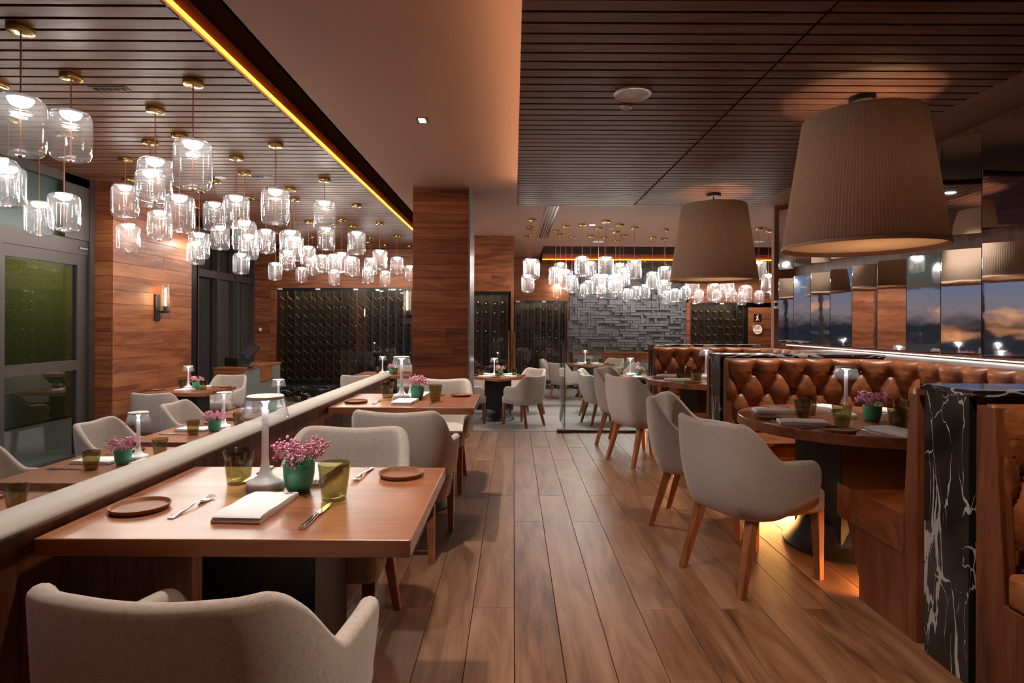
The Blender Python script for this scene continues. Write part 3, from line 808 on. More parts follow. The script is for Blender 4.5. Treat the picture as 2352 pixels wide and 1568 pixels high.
def rot(dx, dy, a): return dx*math.cos(a)-dy*math.sin(a), dx*math.sin(a)+dy*math.cos(a)
def place(kind, cx, cy, z, a, dx, dy, da, label, group):
    x, y = rot(dx, dy, a); return kind.put((cx+x, cy+y, z), a+da, label, group)
def set_two(cx, cy, z, a, where, sides, cutlery=True, pot=K_POTA, only=None):
    """two places facing each other on a square table; sides names the two places"""
    zz = z+.75
    place(K_LAMP, cx, cy, zz, a, -.085, .08, 0, f'white cordless lamp with clear shade on {where}', 'cordless table lamps')
    place(pot, cx, cy, zz, a, .035, .06, random.uniform(0,6), f'green pot of pink statice on {where}', 'green pots of pink flowers')
    for s, side in ((1, sides[0]), (-1, sides[1])):
        f = 0 if s == 1 else math.pi
        place(K_TUM, cx, cy, zz, a, s*.18 if s == 1 else -.205, -.035 if s == 1 else .15, 0, f'amber tumbler at the {side} place of {where}', 'amber tumblers')
        place(K_PLATE, cx, cy, zz, a, s*-.36 if s == 1 else .335, s*-.14 if s == 1 else .255, 0, f'brown bread plate at the {side} place of {where}', 'brown bread plates')
        place(K_NAP, cx, cy, zz, a, s*-.015, -.135 if s == 1 else .25, f+R(-3), f'folded white napkin at the {side} place of {where}', 'folded white napkins')
        if cutlery:
            place(K_FORK, cx, cy, zz, a, s*-.215 if s == 1 else .195, -.12 if s == 1 else .265, f+R(-4), f'steel fork at the {side} place of {where}', 'steel forks')
            place(K_KNIFE, cx, cy, zz, a, s*.18 if s == 1 else -.185, -.19 if s == 1 else .255, f+R(-2), f'steel knife at the {side} place of {where}', 'steel knives')

square_table('dining_table', 'walnut square table, nearest of those against the low divider', -.74, 1.875, 0)
set_two(-.74, 1.875, 0, 0, 'the nearest divider table', ('near', 'far'))
square_table('dining_table', 'walnut square table, second along the low divider, before the pillar', -.74, 4.25, 0)
set_two(-.74, 4.25, 0, 0, 'the second divider table', ('near', 'far'), pot=K_POTB)
WN = ['the frame corner table', 'the first window side table', 'the second window side table', 'the third window side table']
for i, y in enumerate((2.60, 3.74, 4.87, 6.02)):
    square_table('dining_table', 'walnut square table, ' + ['lowest in the frame corner below the divider', 'first whole one on the window side of the divider', 'second whole one on the window side of the divider', 'third whole one on the window side of the divider'][i], -2.52, y, R(-90), LOWER)
    set_two(-2.52, y, LOWER, R(-90), WN[i], ('chair side', 'bench side'), pot=(K_POTA, K_POTB)[i % 2])
square_table('dining_table', 'walnut square table against the boarded wall under the tube sconce', -4.33, 7.90, 0, LOWER, .80, .85)
set_two(-4.33, 7.90, LOWER, 0, 'the boarded wall table', ('near', 'far'), pot=K_POTB)
def set_far(cx, cy, z, a, where, n):
    zz = z+.75
    place(K_LAMP, cx, cy, zz, a, -.07, .02, 0, f'white cordless lamp with clear shade on {where}', 'cordless table lamps')
    place(K_POTB, cx, cy, zz, a, .09, .04, 1.0, f'green pot of pink statice on {where}', 'green pots of pink flowers')
    nm = ['near', 'east', 'far', 'west'] if n == 4 else ['near', 'far']
    for i, w in enumerate(nm):
        f = i*2*math.pi/n
        def pl(K, dx, dy, label, group, da=0.0):
            x, y = rot(dx, dy, f); place(K, cx, cy, zz, a, x, y, f+da, label, group)
        pl(K_NAP, 0, -.28, f'folded white napkin at the {w} edge of {where}', 'folded white napkins')
        pl(K_TUM, .20, -.20, f'amber tumbler at the {w} edge of {where}', 'amber tumblers')
        pl(K_PLATE, -.30, -.27, f'brown bread plate at the {w} edge of {where}', 'brown bread plates')
square_table('dining_table', 'square table set cornerwise in the sunken area beyond the pillar', -.27, 10.20, R(45), LOWER, .86, .86)
set_far(-.27, 10.20, LOWER, R(45), 'the cornerwise table beyond the pillar', 4)
square_table('dining_table', 'square table set cornerwise before the grey relief wall', 1.70, 13.45, R(40), LOWER, .86, .86)
set_far(1.70, 13.45, LOWER, R(40), 'the table before the relief wall', 4)
square_table('dining_table', 'square table half hidden behind the farthest booth partition', 2.12, 10.3, R(0), LOWER, .86, .80)
set_far(2.12, 10.3, LOWER, 0, 'the table behind the booth partition', 2)
square_table('dining_table', 'square table standing before the wide wine wall', -2.28, 10.52, 0, LOWER, .98, .9)
set_far(-2.28, 10.52, LOWER, 0, 'the table before the wine wall', 2)
# round tables in the booths
for t_, (yy, nm) in enumerate(((3.5, 'the near round table'), (6.04, 'the farther round table'))):
    round_table('round walnut pedestal table in the ' + ('near' if t_ == 0 else 'farther') + ' tufted booth', 2.0, yy)
    dy = yy-3.5
    K_LAMP.put((1.98, 3.50+dy, .75), 0, f'white cordless lamp with clear shade on {nm}', 'cordless table lamps')
    (K_POTA if t_ else K_POTB).put((2.075, 3.40+dy, .75), 2.0, f'green pot of pink flowers on {nm}', 'green pots of pink flowers')
    NP = [(1.66,3.73,80,'far aisle'),(1.62,3.29,75,'near aisle'),(2.08,3.90,10,'far bench'),(2.36,3.76,-40,'corner bench'),(1.97,3.03,15,'near bench')]
    for x, y, a, s in NP: K_NAP.put((x, y+dy, .75), R(a), f'folded white napkin at the {s} place of {nm}', 'folded white napkins')
    for x, y, s in ((1.705,3.46,'near aisle'),(1.83,3.64,'far aisle'),(1.80,3.22,'near bench'),(2.06,3.15,'inner bench'),(2.29,3.46,'corner bench')):
        K_TUM.put((x, y+dy, .75), 0, f'amber tumbler at the {s} place of {nm}', 'amber tumblers')
    for x, y, s in ((1.515,3.50,'near aisle'),(1.745,3.90,'far aisle'),(1.705,3.07,'near bench')):
        K_PLATE.put((x, y+dy, .75), 0, f'brown bread plate at the {s} place of {nm}', 'brown bread plates')
    for x, y, a, s in ((1.60,3.44,-70,'near aisle'),(1.83,3.05,20,'near bench')):
        K_FORK.put((x, y+dy, .75), R(a), f'steel fork at the {s} place of {nm}', 'steel forks')
    K_KNIFE.put((1.63, 3.165+dy, .75), R(-70), f'steel knife at the near aisle place of {nm}', 'steel knives')

# ================================================================== BOOTHS
def tufted(path, z0, z1, sp=.205, rowh=.148, amp=.05, step=.0125, phase=0.0, zphase=.105):
    """path: plan points; padding grows towards the left of travel; returns mesh and button spots"""
    P = [Vector((x, y, 0)) for x, y in path]
    seg = [0.0]
    for a, b in zip(P, P[1:]): seg.append(seg[-1]+(b-a).length)
    L = seg[-1]; n = int(L/step); m = int((z1-z0)/step)
    def at(s):
        for i in range(len(P)-1):
            if s <= seg[i+1] or i == len(P)-2:
                t = (s-seg[i])/(seg[i+1]-seg[i]); return P[i].lerp(P[i+1], t), (P[i+1]-P[i]).normalized()
    def nrm(s):
        d = (at(min(L, s+.04))[0]-at(max(0, s-.04))[0]).normalized(); return Vector((-d.y, d.x, 0))
    mb = MB(); rows = []
    buttons = []
    for i in range(n+1):
        s = L*i/n; p, _ = at(s); nn = nrm(s); row = []
        for j in range(m+1):
            z = z0 + (z1-z0)*j/m
            px, pz = (s-phase)/sp, (z-z1+zphase)/rowh
            A, B = px-pz/2, px+pz/2
            if z > z1-zphase:                     # straight pleats above the top button row
                fx = abs(math.sin(math.pi*px)); pill = fx**.55
            else:
                pill = (abs(math.sin(math.pi*A))*abs(math.sin(math.pi*B)))**.5
            # nearest button
            rz = round(pz); q = 1e9; th_ = 0.0
            for rr in (rz-1, rz, rz+1):
                if rr > 0: continue
                o_ = 0.0 if rr % 2 == 0 else .5
                c = round(px-o_)+o_
                q_ = math.hypot((px-c)*sp, (pz-rr)*rowh)
                if q_ < q: q = q_; th_ = math.atan2((pz-rr)*rowh, (px-c)*sp)
            d = amp*(.15+.85*pill) - .030*math.exp(-(q/.024)**2) + .0045*math.sin(11*th_)*math.exp(-(q/.055)**2)*min(1, q/.02)
            e = min(1, min(z-z0, z1-z)/.035, (s)/.03+.02, (L-s)/.03+.02); e = max(0, e)
            d = d*math.sqrt(e)
            row.append(len(mb.v)); mb.v.append((p.x+nn.x*d, p.y+nn.y*d, z))
        row.append(len(mb.v)); mb.v.append((p.x-nn.x*.02, p.y-nn.y*.02, z1-.001))
        row.append(len(mb.v)); mb.v.append((p.x-nn.x*.02, p.y-nn.y*.02, z0))
        rows.append(row)
    k = len(rows[0])
    for a, b in zip(rows, rows[1:]):
        for j in range(k): mb.f.append((a[j], a[(j+1)%k], b[(j+1)%k], b[j]))
    mb.f.append(tuple(rows[0])); mb.f.append(tuple(rows[-1][::-1]))
    r = 0
    while z1-zphase-r*rowh > z0+.05:
        c = 0
        while True:
            s = phase + (c + (.5 if r % 2 else 0))*sp
            if s > L-.05: break
            if s > .05:
                p, _ = at(s); nn = nrm(s); buttons.append((p.x-nn.x*.002, p.y-nn.y*.002, z1-zphase-r*rowh))
            c += 1
        r += 1
    return mb, buttons
btn = MB().ball((0,0,0), .011, 10, 6).mesh('button', 0, 1, True); btn.materials.append(M['leather'])
def arc(cx, cy, r, a0, a1, n=8): return [(cx+r*math.cos(R(a0+(a1-a0)*i/n)), cy+r*math.sin(R(a0+(a1-a0)*i/n))) for i in range(n+1)]
def booth(label, y0, y1, full=True):
    """U-shaped booth between partition faces at y0 (near) and y1 (far)"""
    t = thing('tufted_booth', label, 'booth', (0, 0, 0), 0, 'cognac leather booths')
    xr = 2.93
    path = ([(1.66, y1-.03)] + arc(xr-.45, y1-.48, .45, 90, 0)[0:] + arc(xr-.45, y0+.48, .45, 0, -90) + [(1.66, y0+.03)])
    path = path[::-1]                                # padding towards the inside of the U
    mb, bs = tufted(path, .44, 1.045)
    br = part('backrest', mb, M['leather'], t, 0, True, angle=75)
    for b in bs: link('button', btn, None, br, b)
    # seat: U-shaped cushion, its front raked plinth and the LED line under it
    def ring(d, x_=1.70):
        return [(x_, y0+d), (xr-.60, y0+d)] + arc(xr-d-.25, y0+d+.25, .25, -90, 0, 5) + arc(xr-d-.25, y1-d-.25, .25, 0, 90, 5) + [(xr-.60, y1-d), (x_, y1-d)]
    def shell(do, di, z0, z1, name, m, bev, par, inset=0.0, x_=1.70):
        o, i = ring(do, x_), ring(di, x_)
        n = min(len(o), len(i)); mbb = MB(); rows = []
        i2 = ring(di+inset, x_)
        for a, b, c in zip(o, i, i2):
            rows.append([len(mbb.v)+k for k in range(4)])
            mbb.v += [(a[0],a[1],z0),(c[0],c[1],z0),(b[0],b[1],z1),(a[0],a[1],z1)]
        for a, b in zip(rows, rows[1:]):
            for k in range(4): mbb.f.append((a[k], a[(k+1)%4], b[(k+1)%4], b[k]))
        mbb.f.append(tuple(rows[0])); mbb.f.append(tuple(rows[-1][::-1]))
        return part(name, mbb, m, par, bev, bev > 0, seg=3)
    shell(.10, .56, .362, .478, 'seat_cushion', M['leather'], .025, t, 0.0, 1.652)
    shell(.02, .50, .10, .362, 'seat_plinth', M['walnut_z'], 0, t, -.09)
    shell(.02, .33, .0, .10, 'toe_kick', M['walnut_z'], 0, t)
    shell(.345, .360, .088, .098, 'led_line', M['toeled'], 0, t)
    for s, yy in ((1, y0), (-1, y1)):                # shaped side cheeks at the aisle
        prof = [(yy+s*.0, 0), (yy+s*.40, 0), (yy+s*.40, .10), (yy+s*.51, .36), (yy+s*.09, .36), (yy+s*.085, .47), (yy+s*.045, 1.02), (yy+s*.0, 1.02)]
        part('side_cheek', MB().prism(prof, 1.655, 1.70, 'X'), M['walnut_z'], t, .002)
    return t
booth('tufted cognac leather booth around the near round table', 2.41, 4.64)
booth('tufted cognac leather booth around the farther round table', 4.97, 7.02)
# nearest booth: only its far end shows at the frame edge
t = thing('tufted_booth', 'cognac leather booth end cut off by the frame beside the black marble', 'booth', (0,0,0), 0, 'cognac leather booths')
mb, bs = tufted([(2.9, 2.05), (1.70, 2.05)][::-1] if False else [(1.66, 2.04), (2.9, 2.04)][::-1], .44, 1.03)
br = part('backrest', mb, M['leather'], t, 0, True, angle=75)
for b in bs: link('button', btn, None, br, b)
part('seat_cushion', MB().box(1.652, 2.9, 1.48, 1.97, .362, .478), M['leather'], t, .02, True, seg=3)
part('seat_plinth', MB().box(1.70, 2.9, 1.55, 2.06, 0, .36), M['walnut_z'], t)
part('side_cheek', MB().prism([(2.10,0),(1.60,0),(1.54,.36),(1.98,.36),(1.985,.47),(2.02,1.02),(2.10,1.02)], 1.655, 1.70, 'X'), M['walnut_z'], t, .002)
# marble-ended partitions between booths
for y0, y1, lab in ((2.12, 2.36, 'low partition with a black marble end, nearest the frame edge'), (4.68, 4.93, 'low partition with a black marble end between the two booths'), (7.03, 7.20, 'farthest low partition, ending the row of booths')):
    t = thing('booth_partition', lab, 'partition', (1.66, (y0+y1)/2, 0), 0, 'booth partitions')
    h = (y1-y0)/2
    part('marble_end', MB().box(-.012, .015, -h+.004, h-.004, 0, 1.055), M['bmarble'], t, .002)
    part('core', MB().box(.015, 1.29, -h, h, 0, 1.045), M['walnut_z'], t)
    part('top_slab', MB().box(-.016, 1.29, -h-.02, h+.02, 1.046, 1.07), M['bmarble_h'], t, .003)
lg = thing('wall_ledge', 'black marble ledge running behind the booths below the mirrors', 'ledge', (3.4, 3.5, 0))
part('top_slab', MB().box(-.435, .52, -4.5, 3.52, .99, 1.015), M['bmarble_h'], lg, .003)
part('body', MB().box(-.43, .40, -4.5, 3.52, 0, .99), M['walnut_z'], lg)

# ================================================================== LAMPSHADE PENDANTS
for x, y, lab in ((2.13, 3.60, 'large pleated beige drum shade hanging over the near round table'), (2.12, 6.25, 'large pleated beige drum shade hanging over the farther round table')):
    t = thing('shade_pendant', lab, 'ceiling lamp', (x, y, 0), 0, 'large beige drum shades')
    part('canopy', MB().lathe([(0,2.665),(.07,2.665),(.075,2.67),(.075,2.70),(0,2.70)], 24), M['black'], t, 0, True)
    part('rod', MB().lathe([(0,1.95),(.008,1.95),(.008,2.67),(0,2.67)], 8), M['black'], t)
    part('shade', MB().lathe([(.447,1.775),(.45,1.78),(.335,2.565),(.333,2.57),(.329,2.565),(.444,1.78),(.447,1.775)], 96), M['shade'], t, 0, True)
    part('lower_trim', MB().lathe([(.449,1.772),(.453,1.776),(.452,1.79),(.449,1.788),(.449,1.772)], 96), M['shadein'], t, 0, True)
    part('diffuser', MB().lathe([(0,1.80),(.438,1.80),(.436,1.806),(0,1.806)], 64), M['diffuser'], t, 0, True)
    ld = bpy.data.lights.new('shade_bulb', 'POINT'); ld.energy = SHADE; ld.color = (1, .80, .60); ld.shadow_soft_size = .08
    lo = bpy.data.objects.new('shade_bulb', ld); COL.objects.link(lo); lo.parent = t; lo.location = (.06, 0, 2.15)
    for k in range(3):
        part('spoke', MB().tube([(0,0,2.55),(.33*math.cos(k*2.094),.33*math.sin(k*2.094),2.55)], .004, 6), M['black'], t)

# ================================================================== GLASS PENDANTS
GLASSP = [(.012,0),(.05,-.003),(.085,-.009),(.108,-.022),(.121,-.045),(.125,-.075),(.125,-.18),(.1245,-.275),(.120,-.312),(.108,-.335),(.088,-.345),(.066,-.343),(.050,-.332),(.028,-.316),(.006,-.308)]
gm = MB().lathe(GLASSP, 48).mesh('glass_cylinder', 0, 1, True, 80); gm.materials.append(M['clear'])
bm_ = MB().lathe([(0,-.014),(.060,-.014),(.063,-.019),(.060,-.034),(.050,-.052),(.032,-.064),(0,-.069)], 20).mesh('led_bowl', 0, 1, True, 60); bm_.materials.append(M['bulb'])
cm_ = MB().lathe([(0,-.034),(.060,-.034),(.066,-.031),(.068,-.026),(.068,0),(0,0)], 28).mesh('brass_canopy', 0, 1, True, 50); cm_.materials.append(M['brass'])
km_ = MB().ball((0,0,0), .011, 8, 6, 1.2).mesh('cord_knot', 0, 1, True); km_.materials.append(M['copper'])
cap_ = MB().lathe([(0,.004),(.014,.004),(.05,-.004),(.0655,-.008),(.0655,-.024),(.0635,-.024),(.0635,-.0125),(0,-.0125)], 24).mesh('added_top_cap', 0, 1, True); cap_.materials.append(M['lampwhite'])
def pendant(x, y, zt, zc, label, group):
    t = thing('glass_pendant', label, 'pendant lamp', (x, y, zc), random.uniform(0, 6), group)
    link('brass_canopy', cm_, None, t)
    part('cord', MB().lathe([(0,zt-.345-zc),(.0042,zt-.345-zc),(.0042,-.03),(0,-.03)], 6), M['copper'], t)
    g_ = link('glass_cylinder', gm, None, t, (0,0,zt-zc))
    link('led_bowl', bm_, None, t, (0,0,zt-zc))
    link('added_lamp_cap', cap_, None, t, (0,0,zt-zc))  # added cap over the LED bowl, blocks its upward light
    link('cord_knot', km_, None, t, (0,0,zt-.352-zc))
LP = [(-2.85, 3.39, 2.61), (-3.05, 4.04, 2.76), (-3.67, 4.17, 2.47), (-4.22, 4.9, 2.61), (-4.69, 5.8, 2.5), (-4.06, 5.3, 2.47), (-2.26, 4.13, 2.59), (-2.85, 4.66, 2.61), (-3.41, 5.5, 2.73), (-4.02, 6.07, 2.73), (-4.56, 6.95, 2.48), (-4.04, 6.7, 2.59), (-3.02, 5.3, 2.46), (-3.57, 7.0, 2.75), (-2.84, 6.0, 2.61), (-3.03, 6.6, 2.46), (-3.57, 7.9, 2.5), (-4.15, 8.3, 2.68), (-4.02, 7.5, 2.46), (-4.66, 8.6, 2.5), (-4.41, 9.5, 2.44), (-2.26, 5.56, 2.58), (-3.46, 8.2, 2.62), (-2.82, 7.4, 2.48), (-2.99, 8.0, 2.49), (-3.78, 9.8, 2.53), (-4.47, 11, 2.45), (-3.42, 9.77, 2.6), (-3.95, 11.5, 2.59), (-4.52, 12.5, 2.51), (-2.23, 6.9, 2.75), (-2.75, 8.6, 2.72), (-3.59, 11, 2.6), (-3.07, 10, 2.49), (-3.79, 12.4, 2.45), (-2.8, 9.56, 2.47), (-2.81, 10.2, 2.47), (-2.25, 8.4, 2.63), (-2.81, 11.5, 2.6), (-3.03, 12.2, 2.48), (-2.25, 9.85, 2.55), (-2.76, 12.6, 2.45), (-2.25, 11.3, 2.6), (-2.26, 12.75, 2.58)]
FP = [(0.29, 9.48, 2.37), (0.28, 10.25, 2.46), (0.26, 11.1, 2.25), (0.75, 10.6, 2.35), (0.87, 11.0, 2.47), (0.89, 10.1, 2.25), (1.12, 11.36, 2.26), (1.15, 9.93, 2.46), (1.46, 11.2, 2.52), (1.48, 10.3, 2.19), (1.5, 9.6, 2.42), (1.76, 11.4, 2.29), (1.85, 10.7, 2.23), (1.79, 9.93, 2.35), (2.04, 11.8, 2.21), (2.07, 11.1, 2.38), (2.1, 10.25, 2.45), (2.68, 11.36, 2.34), (2.67, 10.4, 2.35), (2.94, 11.5, 2.19), (4.27, 10.25, 2.44), (4.55, 10.5, 2.23), (5.16, 11.6, 2.32), (5.21, 11.25, 2.38), (4.65, 11.8, 2.12), (3.31, 10.9, 2.15), (3.75, 11.0, 2.11), (4.1, 11.3, 2.18)]
BP = [(1.77, 14.9, 2.35), (1.82, 14.4, 2.4), (1.09, 14.8, 2.32), (2.88, 15.0, 2.24), (3.05, 14.7, 2.28), (3.21, 14.4, 2.31), (3.86, 14.9, 2.18), (2.17, 14.6, 2.31), (6.18, 14.8, 2.19), (6.44, 14.5, 2.28), (5.39, 14.6, 2.24), (5.13, 14.9, 2.22), (4.62, 14.7, 2.2), (5.77, 14.9, 2.16), (3.97, 14.5, 2.21), (4.21, 14.4, 2.27)]
for lst, zc, nm in ((LP, 3.0, 'window side cluster'), (FP, 3.0, 'far cluster under the beam'), (BP, 2.86, 'row before the grey relief wall')):
    for k, (x, y, z) in enumerate(sorted(lst, key=lambda p: p[0]/p[1])):
        pendant(x, y, z, zc, f'clear glass cylinder pendant, {ordw(k+1)} from the left in the {nm}', 'glass pendants of the ' + nm)

# ================================================================== WINE CABINETS
bp = [(0,0),(.034,0),(.0375,.006),(.0375,.185),(.033,.205),(.018,.225),(.0145,.235)]
cp_ = [(.0150,.235),(.0155,.300),(.0165,.302),(.0165,.312),(0,.312)]
BM = {}
for k in FOIL:
    mb = MB().lathe(bp, 12); nf = len(mb.f); mb.lathe(cp_, 12)
    me = mb.mesh('wine_bottle', 0, 1, True, 50); me.materials.append(M['bottleglass']); me.materials.append(M['foil_'+k])
    for p in me.polygons:
        if p.center.z > .234: p.material_index = 1
    BM[k] = me
PEG = MB().tube([(-.055,0,.05),(.035,.03,-.045)], .006, 6).mesh('rack_peg'); PEG.materials.append(plain('bronze_peg', (.34,.17,.06), .35, .7))
def cabinet(name, label, x0, x1, z0, z1, yf, depth, cols, rows, where, choose, skip=lambda r, c: False, doors=2, plinth=None, slant=4, pegs=False):
    t = thing(name, label, 'wine cabinet', ((x0+x1)/2, yf, LOWER))
    ox, oy, oz = (x0+x1)/2, yf, LOWER
    def b(n, X0, X1, Y0, Y1, Z0, Z1, m, par=t, bev=0): return part(n, MB().box(X0-ox, X1-ox, Y0-oy, Y1-oy, Z0-oz, Z1-oz), m, par, bev)
    b('back_panel', x0, x1, yf+depth-.02, yf+depth, z0, z1, M['rackback'])
    b('top_panel', x0, x1, yf+.02, yf+depth, z1-.02, z1+.0, M['black'])
    b('bottom_panel', x0, x1, yf+.02, yf+depth, z0-.02, z0+.02, M['black'])
    b('led_line', x0+.05, x1-.05, yf+.07, yf+.085, z1-.035, z1-.022, M['added_cabled'])  # LED added inside the cabinet to light the bottles
    b('added_led_screen', x0, x1, yf+.03, yf+.04, z1-.07, z1-.0, M['black'])  # added strip that keeps the cabinet LED out of view
    pw = (x1-x0-.06)/cols
    for c in range(cols+1):
        b('rack_post', x0+.03+c*pw-.014, x0+.03+c*pw+.014, yf+.10, yf+.13, z0, z1-.02, M['rackpost'])
    for c in range(1, cols, 3):
        b('added_led_strip', x0+.03+c*pw-.006, x0+.03+c*pw+.006, yf+.134, yf+.14, z0+.03, z1-.08, M['added_rackled'])  # added glow behind the posts, brightens the bottles
    rh = (z1-z0-.16)/rows
    for r in range(rows):
        zz = z0+.08+r*rh
        b('rack_rail', x0+.03, x1-.03, yf+.12, yf+.132, zz+.01, zz+.018, M['black'])
    dw = (x1-x0)/doors
    for d in range(doors):
        dr = b('glass_door', x0+d*dw+.004, x0+(d+1)*dw-.004, yf, yf+.008, z0-.01, z1-.002, M['cabglass'])
        b('patch_hinge', x0+d*dw+.03, x0+d*dw+.13, yf-.008, yf+.016, z1-.04, z1-.004, M['lampwhite'], dr)
    if plinth:
        b('marble_plinth', x0-.02, x1+.02, yf-plinth, yf+depth, LOWER, z0-.02, M['bmarble_h'])
    for r in range(rows):
        for c in range(cols):
            if skip(r, c): continue
            foil = choose(r, c)
            o = link('wine_bottle', BM[foil], None, None, (x0+.03+(c+.5)*pw, yf+.462, z0+.08+r*rh+.055))
            th__ = R(random.uniform(slant*.6, slant) if pegs else random.uniform(-4, 4)); o.location.x -= .155*math.sin(th__)
            o.rotation_euler = (R(90+random.uniform(-3,3)), 0, th__)
            if pegs: link('rack_peg', PEG, None, t, (x0+.03+(c+.5)*pw-ox, yf+.045-oy, z0+.08+r*rh+.055-oz))
            tag(o, f'{foil} foil wine bottle, {ordw(rows-r)} row, {ordw(c+1)} column, {where}', 'bottle', 'bottles in ' + where)
    return t
rc = random.Random(11)
def ch1(r, c):
    R_ = 10-r
    if R_ in (1,) and c < 3: return 'red'
    if R_ in (2, 3) and 4 <= c <= 6: return 'red'
    if R_ == 5 and 4 <= c <= 6: return 'orange'
    if R_ == 3 and c > 12: return 'red'
    return rc.choice(['black','black','black','white','black','gold','red'] if c > 8 else ['black','black','black','black','white','black'])
cabinet('wine_cabinet', 'wide glass fronted wine cabinet built into the back wall', -5.37, -1.95, -.08, 2.10, 13.3, .75, 19, 10, 'wide wine wall', ch1, lambda r, c: rc.random() < .06 or c > 17, doors=4, plinth=.95, slant=30, pegs=True)
cabinet('wine_cabinet', 'narrow glass fronted wine cabinet beside the pillar', -.98, -.10, .11, 1.93, 11.3, .55, 5, 9, 'narrow wine cabinet', lambda r, c: {8:'white',7:'white',6:'red',5:'white',4:'red',3:'red',2:'red',1:'red',0:'red'}[r], lambda r, c: c == 4 and r < 6, doors=1, plinth=.02)
cabinet('wine_cabinet', 'glass fronted wine cabinet left of the grey relief wall', .02, 1.36, .11, 1.91, 15.0, .5, 8, 9, 'wine cabinet by the relief wall', lambda r, c: 'green' if c == 7 else rc.choice(['white','black','gold']), lambda r, c: rc.random() < .2, doors=2, plinth=.02)
cabinet('wine_cabinet', 'dark wine cabinet right of the grey relief wall', 4.70, 6.15, .30, 1.90, 15.55, .5, 8, 7, 'wine cabinet by the service door', lambda r, c: rc.choice(['gold','gold','orange','black']), lambda r, c: rc.random() < .05, doors=2, plinth=.02, slant=30, pegs=True)
for x, nm in ((-.135, 'x'), (-.045, 'y')):
    pass
hp = thing('door_pull', 'pair of tall brass pulls beside the narrow wine cabinet', 'door handle', (-.03, 11.25, .55))
part('pull_bar', MB().lathe([(0,-.35),(.018,-.35),(.018,.62),(0,.62)], 12), M['brass'], hp, 0, True, loc=(-.06, 0, 0))
part('pull_bar', MB().lathe([(0,-.35),(.018,-.35),(.018,.62),(0,.62)], 12), M['brass'], hp, 0, True, loc=(.045, 0, 0))

# ================================================================== SIDEBOARD, HOST STAND, GLASS GUARD
sb = thing('sideboard', 'long walnut sideboard with grey doors under the relief wall', 'sideboard', (3.0, 15.26, LOWER))
part('top', MB().box(-1.5, 1.5, -.24, .24, .90, .935), M['walnut'], sb, .003)
part('carcass', MB().box(-1.48, 1.48, -.20, .24, .04, .90), M['darkwood'], sb)
for k in range(4):
    part('drawer', MB().box(-.74+k*.56+.004, -.74+(k+1)*.56-.004, -.22, -.20, .70, .895), M['walnut'], sb, .002)
part('grey_front', MB().box(-1.48, -.745, -.22, -.20, .70, .895), M['gmarble'], sb, .002)
for k in range(5):
    part('grey_door', MB().box(-1.48+k*.592+.003, -1.48+(k+1)*.592-.003, -.22, -.20, .05, .69), M['gmarble'], sb, .002)
hs = thing('host_stand', 'walnut host stand with grey marble side panels', 'host stand', (-4.75, 10.57, LOWER))
part('body', MB().box(-.25, .235, -.77, .77, 0, .86), M['walnut'], hs, .002)
part('top', MB().box(-.26, .265, -.78, .78, .86, .90), M['walnut'], hs, .002)
part('marble_panel', MB().box(.235, .258, -.75, -.14, .02, .855), M['gmarble'], hs, .002)
part('marble_panel', MB().box(.235, .258, .37, .75, .02, .855), M['gmarble'], hs, .002)
part('marble_panel', MB().box(.235, .256, -.14, .37, .02, .60), M['gmarble'], hs, .002)
part('drawer', MB().box(.235, .27, -.13, .36, .605, .855), M['walnut'], hs, .002)
ps = thing('cash_register', 'black till terminal with a tilted screen on the host stand', 'till', (-4.78, 10.2, LOWER+.90), R(-25))
part('till_base', MB().prism([(-.14,0),(.14,0),(.14,.09),(.02,.15),(-.14,.15)], -.17, .15, 'X'), M['black'], ps, .01)
sc_ = part('screen', MB().box(-.22, .22, -.012, .012, -.02, .27), M['black'], ps, .006); sc_.location = (.12, .03, .16); sc_.rotation_euler = (R(-38), R(12), R(-20))
part('screen_glass', MB().box(-.20, .20, -.014, -.012, .0, .25), M['greyglass'], sc_)
part('screen_arm', MB().tube([(.08,.04,.10),(.11,.05,.2)], .025, 8), M['black'], ps)
part('card_reader', MB().box(.20, .42, -.12, .06, 0, .03), M['bronze'], ps, .006)
gg = thing('glass_guard', 'frameless glass guard at the edge of the raised floor', 'glass guard', (.62, 7.11, 0))
part('guard_pane', MB().box(0, .96, 0, .015, .03, 1.10), M['guard'], gg)
part('return_pane', MB().box(-.002, .016, .02, .80, .03, 1.10), M['guard'], gg)
part('pane_edge', MB().box(-.007, .0, -.001, .016, .03, 1.10), M['guardedge'], gg)
part('pane_edge', MB().box(-.034, -.020, .0, .012, .03, 1.10), M['guard'], gg)
part('floor_shoe', MB().box(-.09, .075, -.05, .05, 0, .035), M['black'], gg, .004)
part('floor_channel', MB().box(.075, .97, -.02, .035, 0, .03), M['black'], gg, .002)
part('blue_sticker', MB().box(-.052, -.01, -.004, -.001, 1.06, 1.11), plain('blue_paper', (.02,.10,.62), .5), gg)

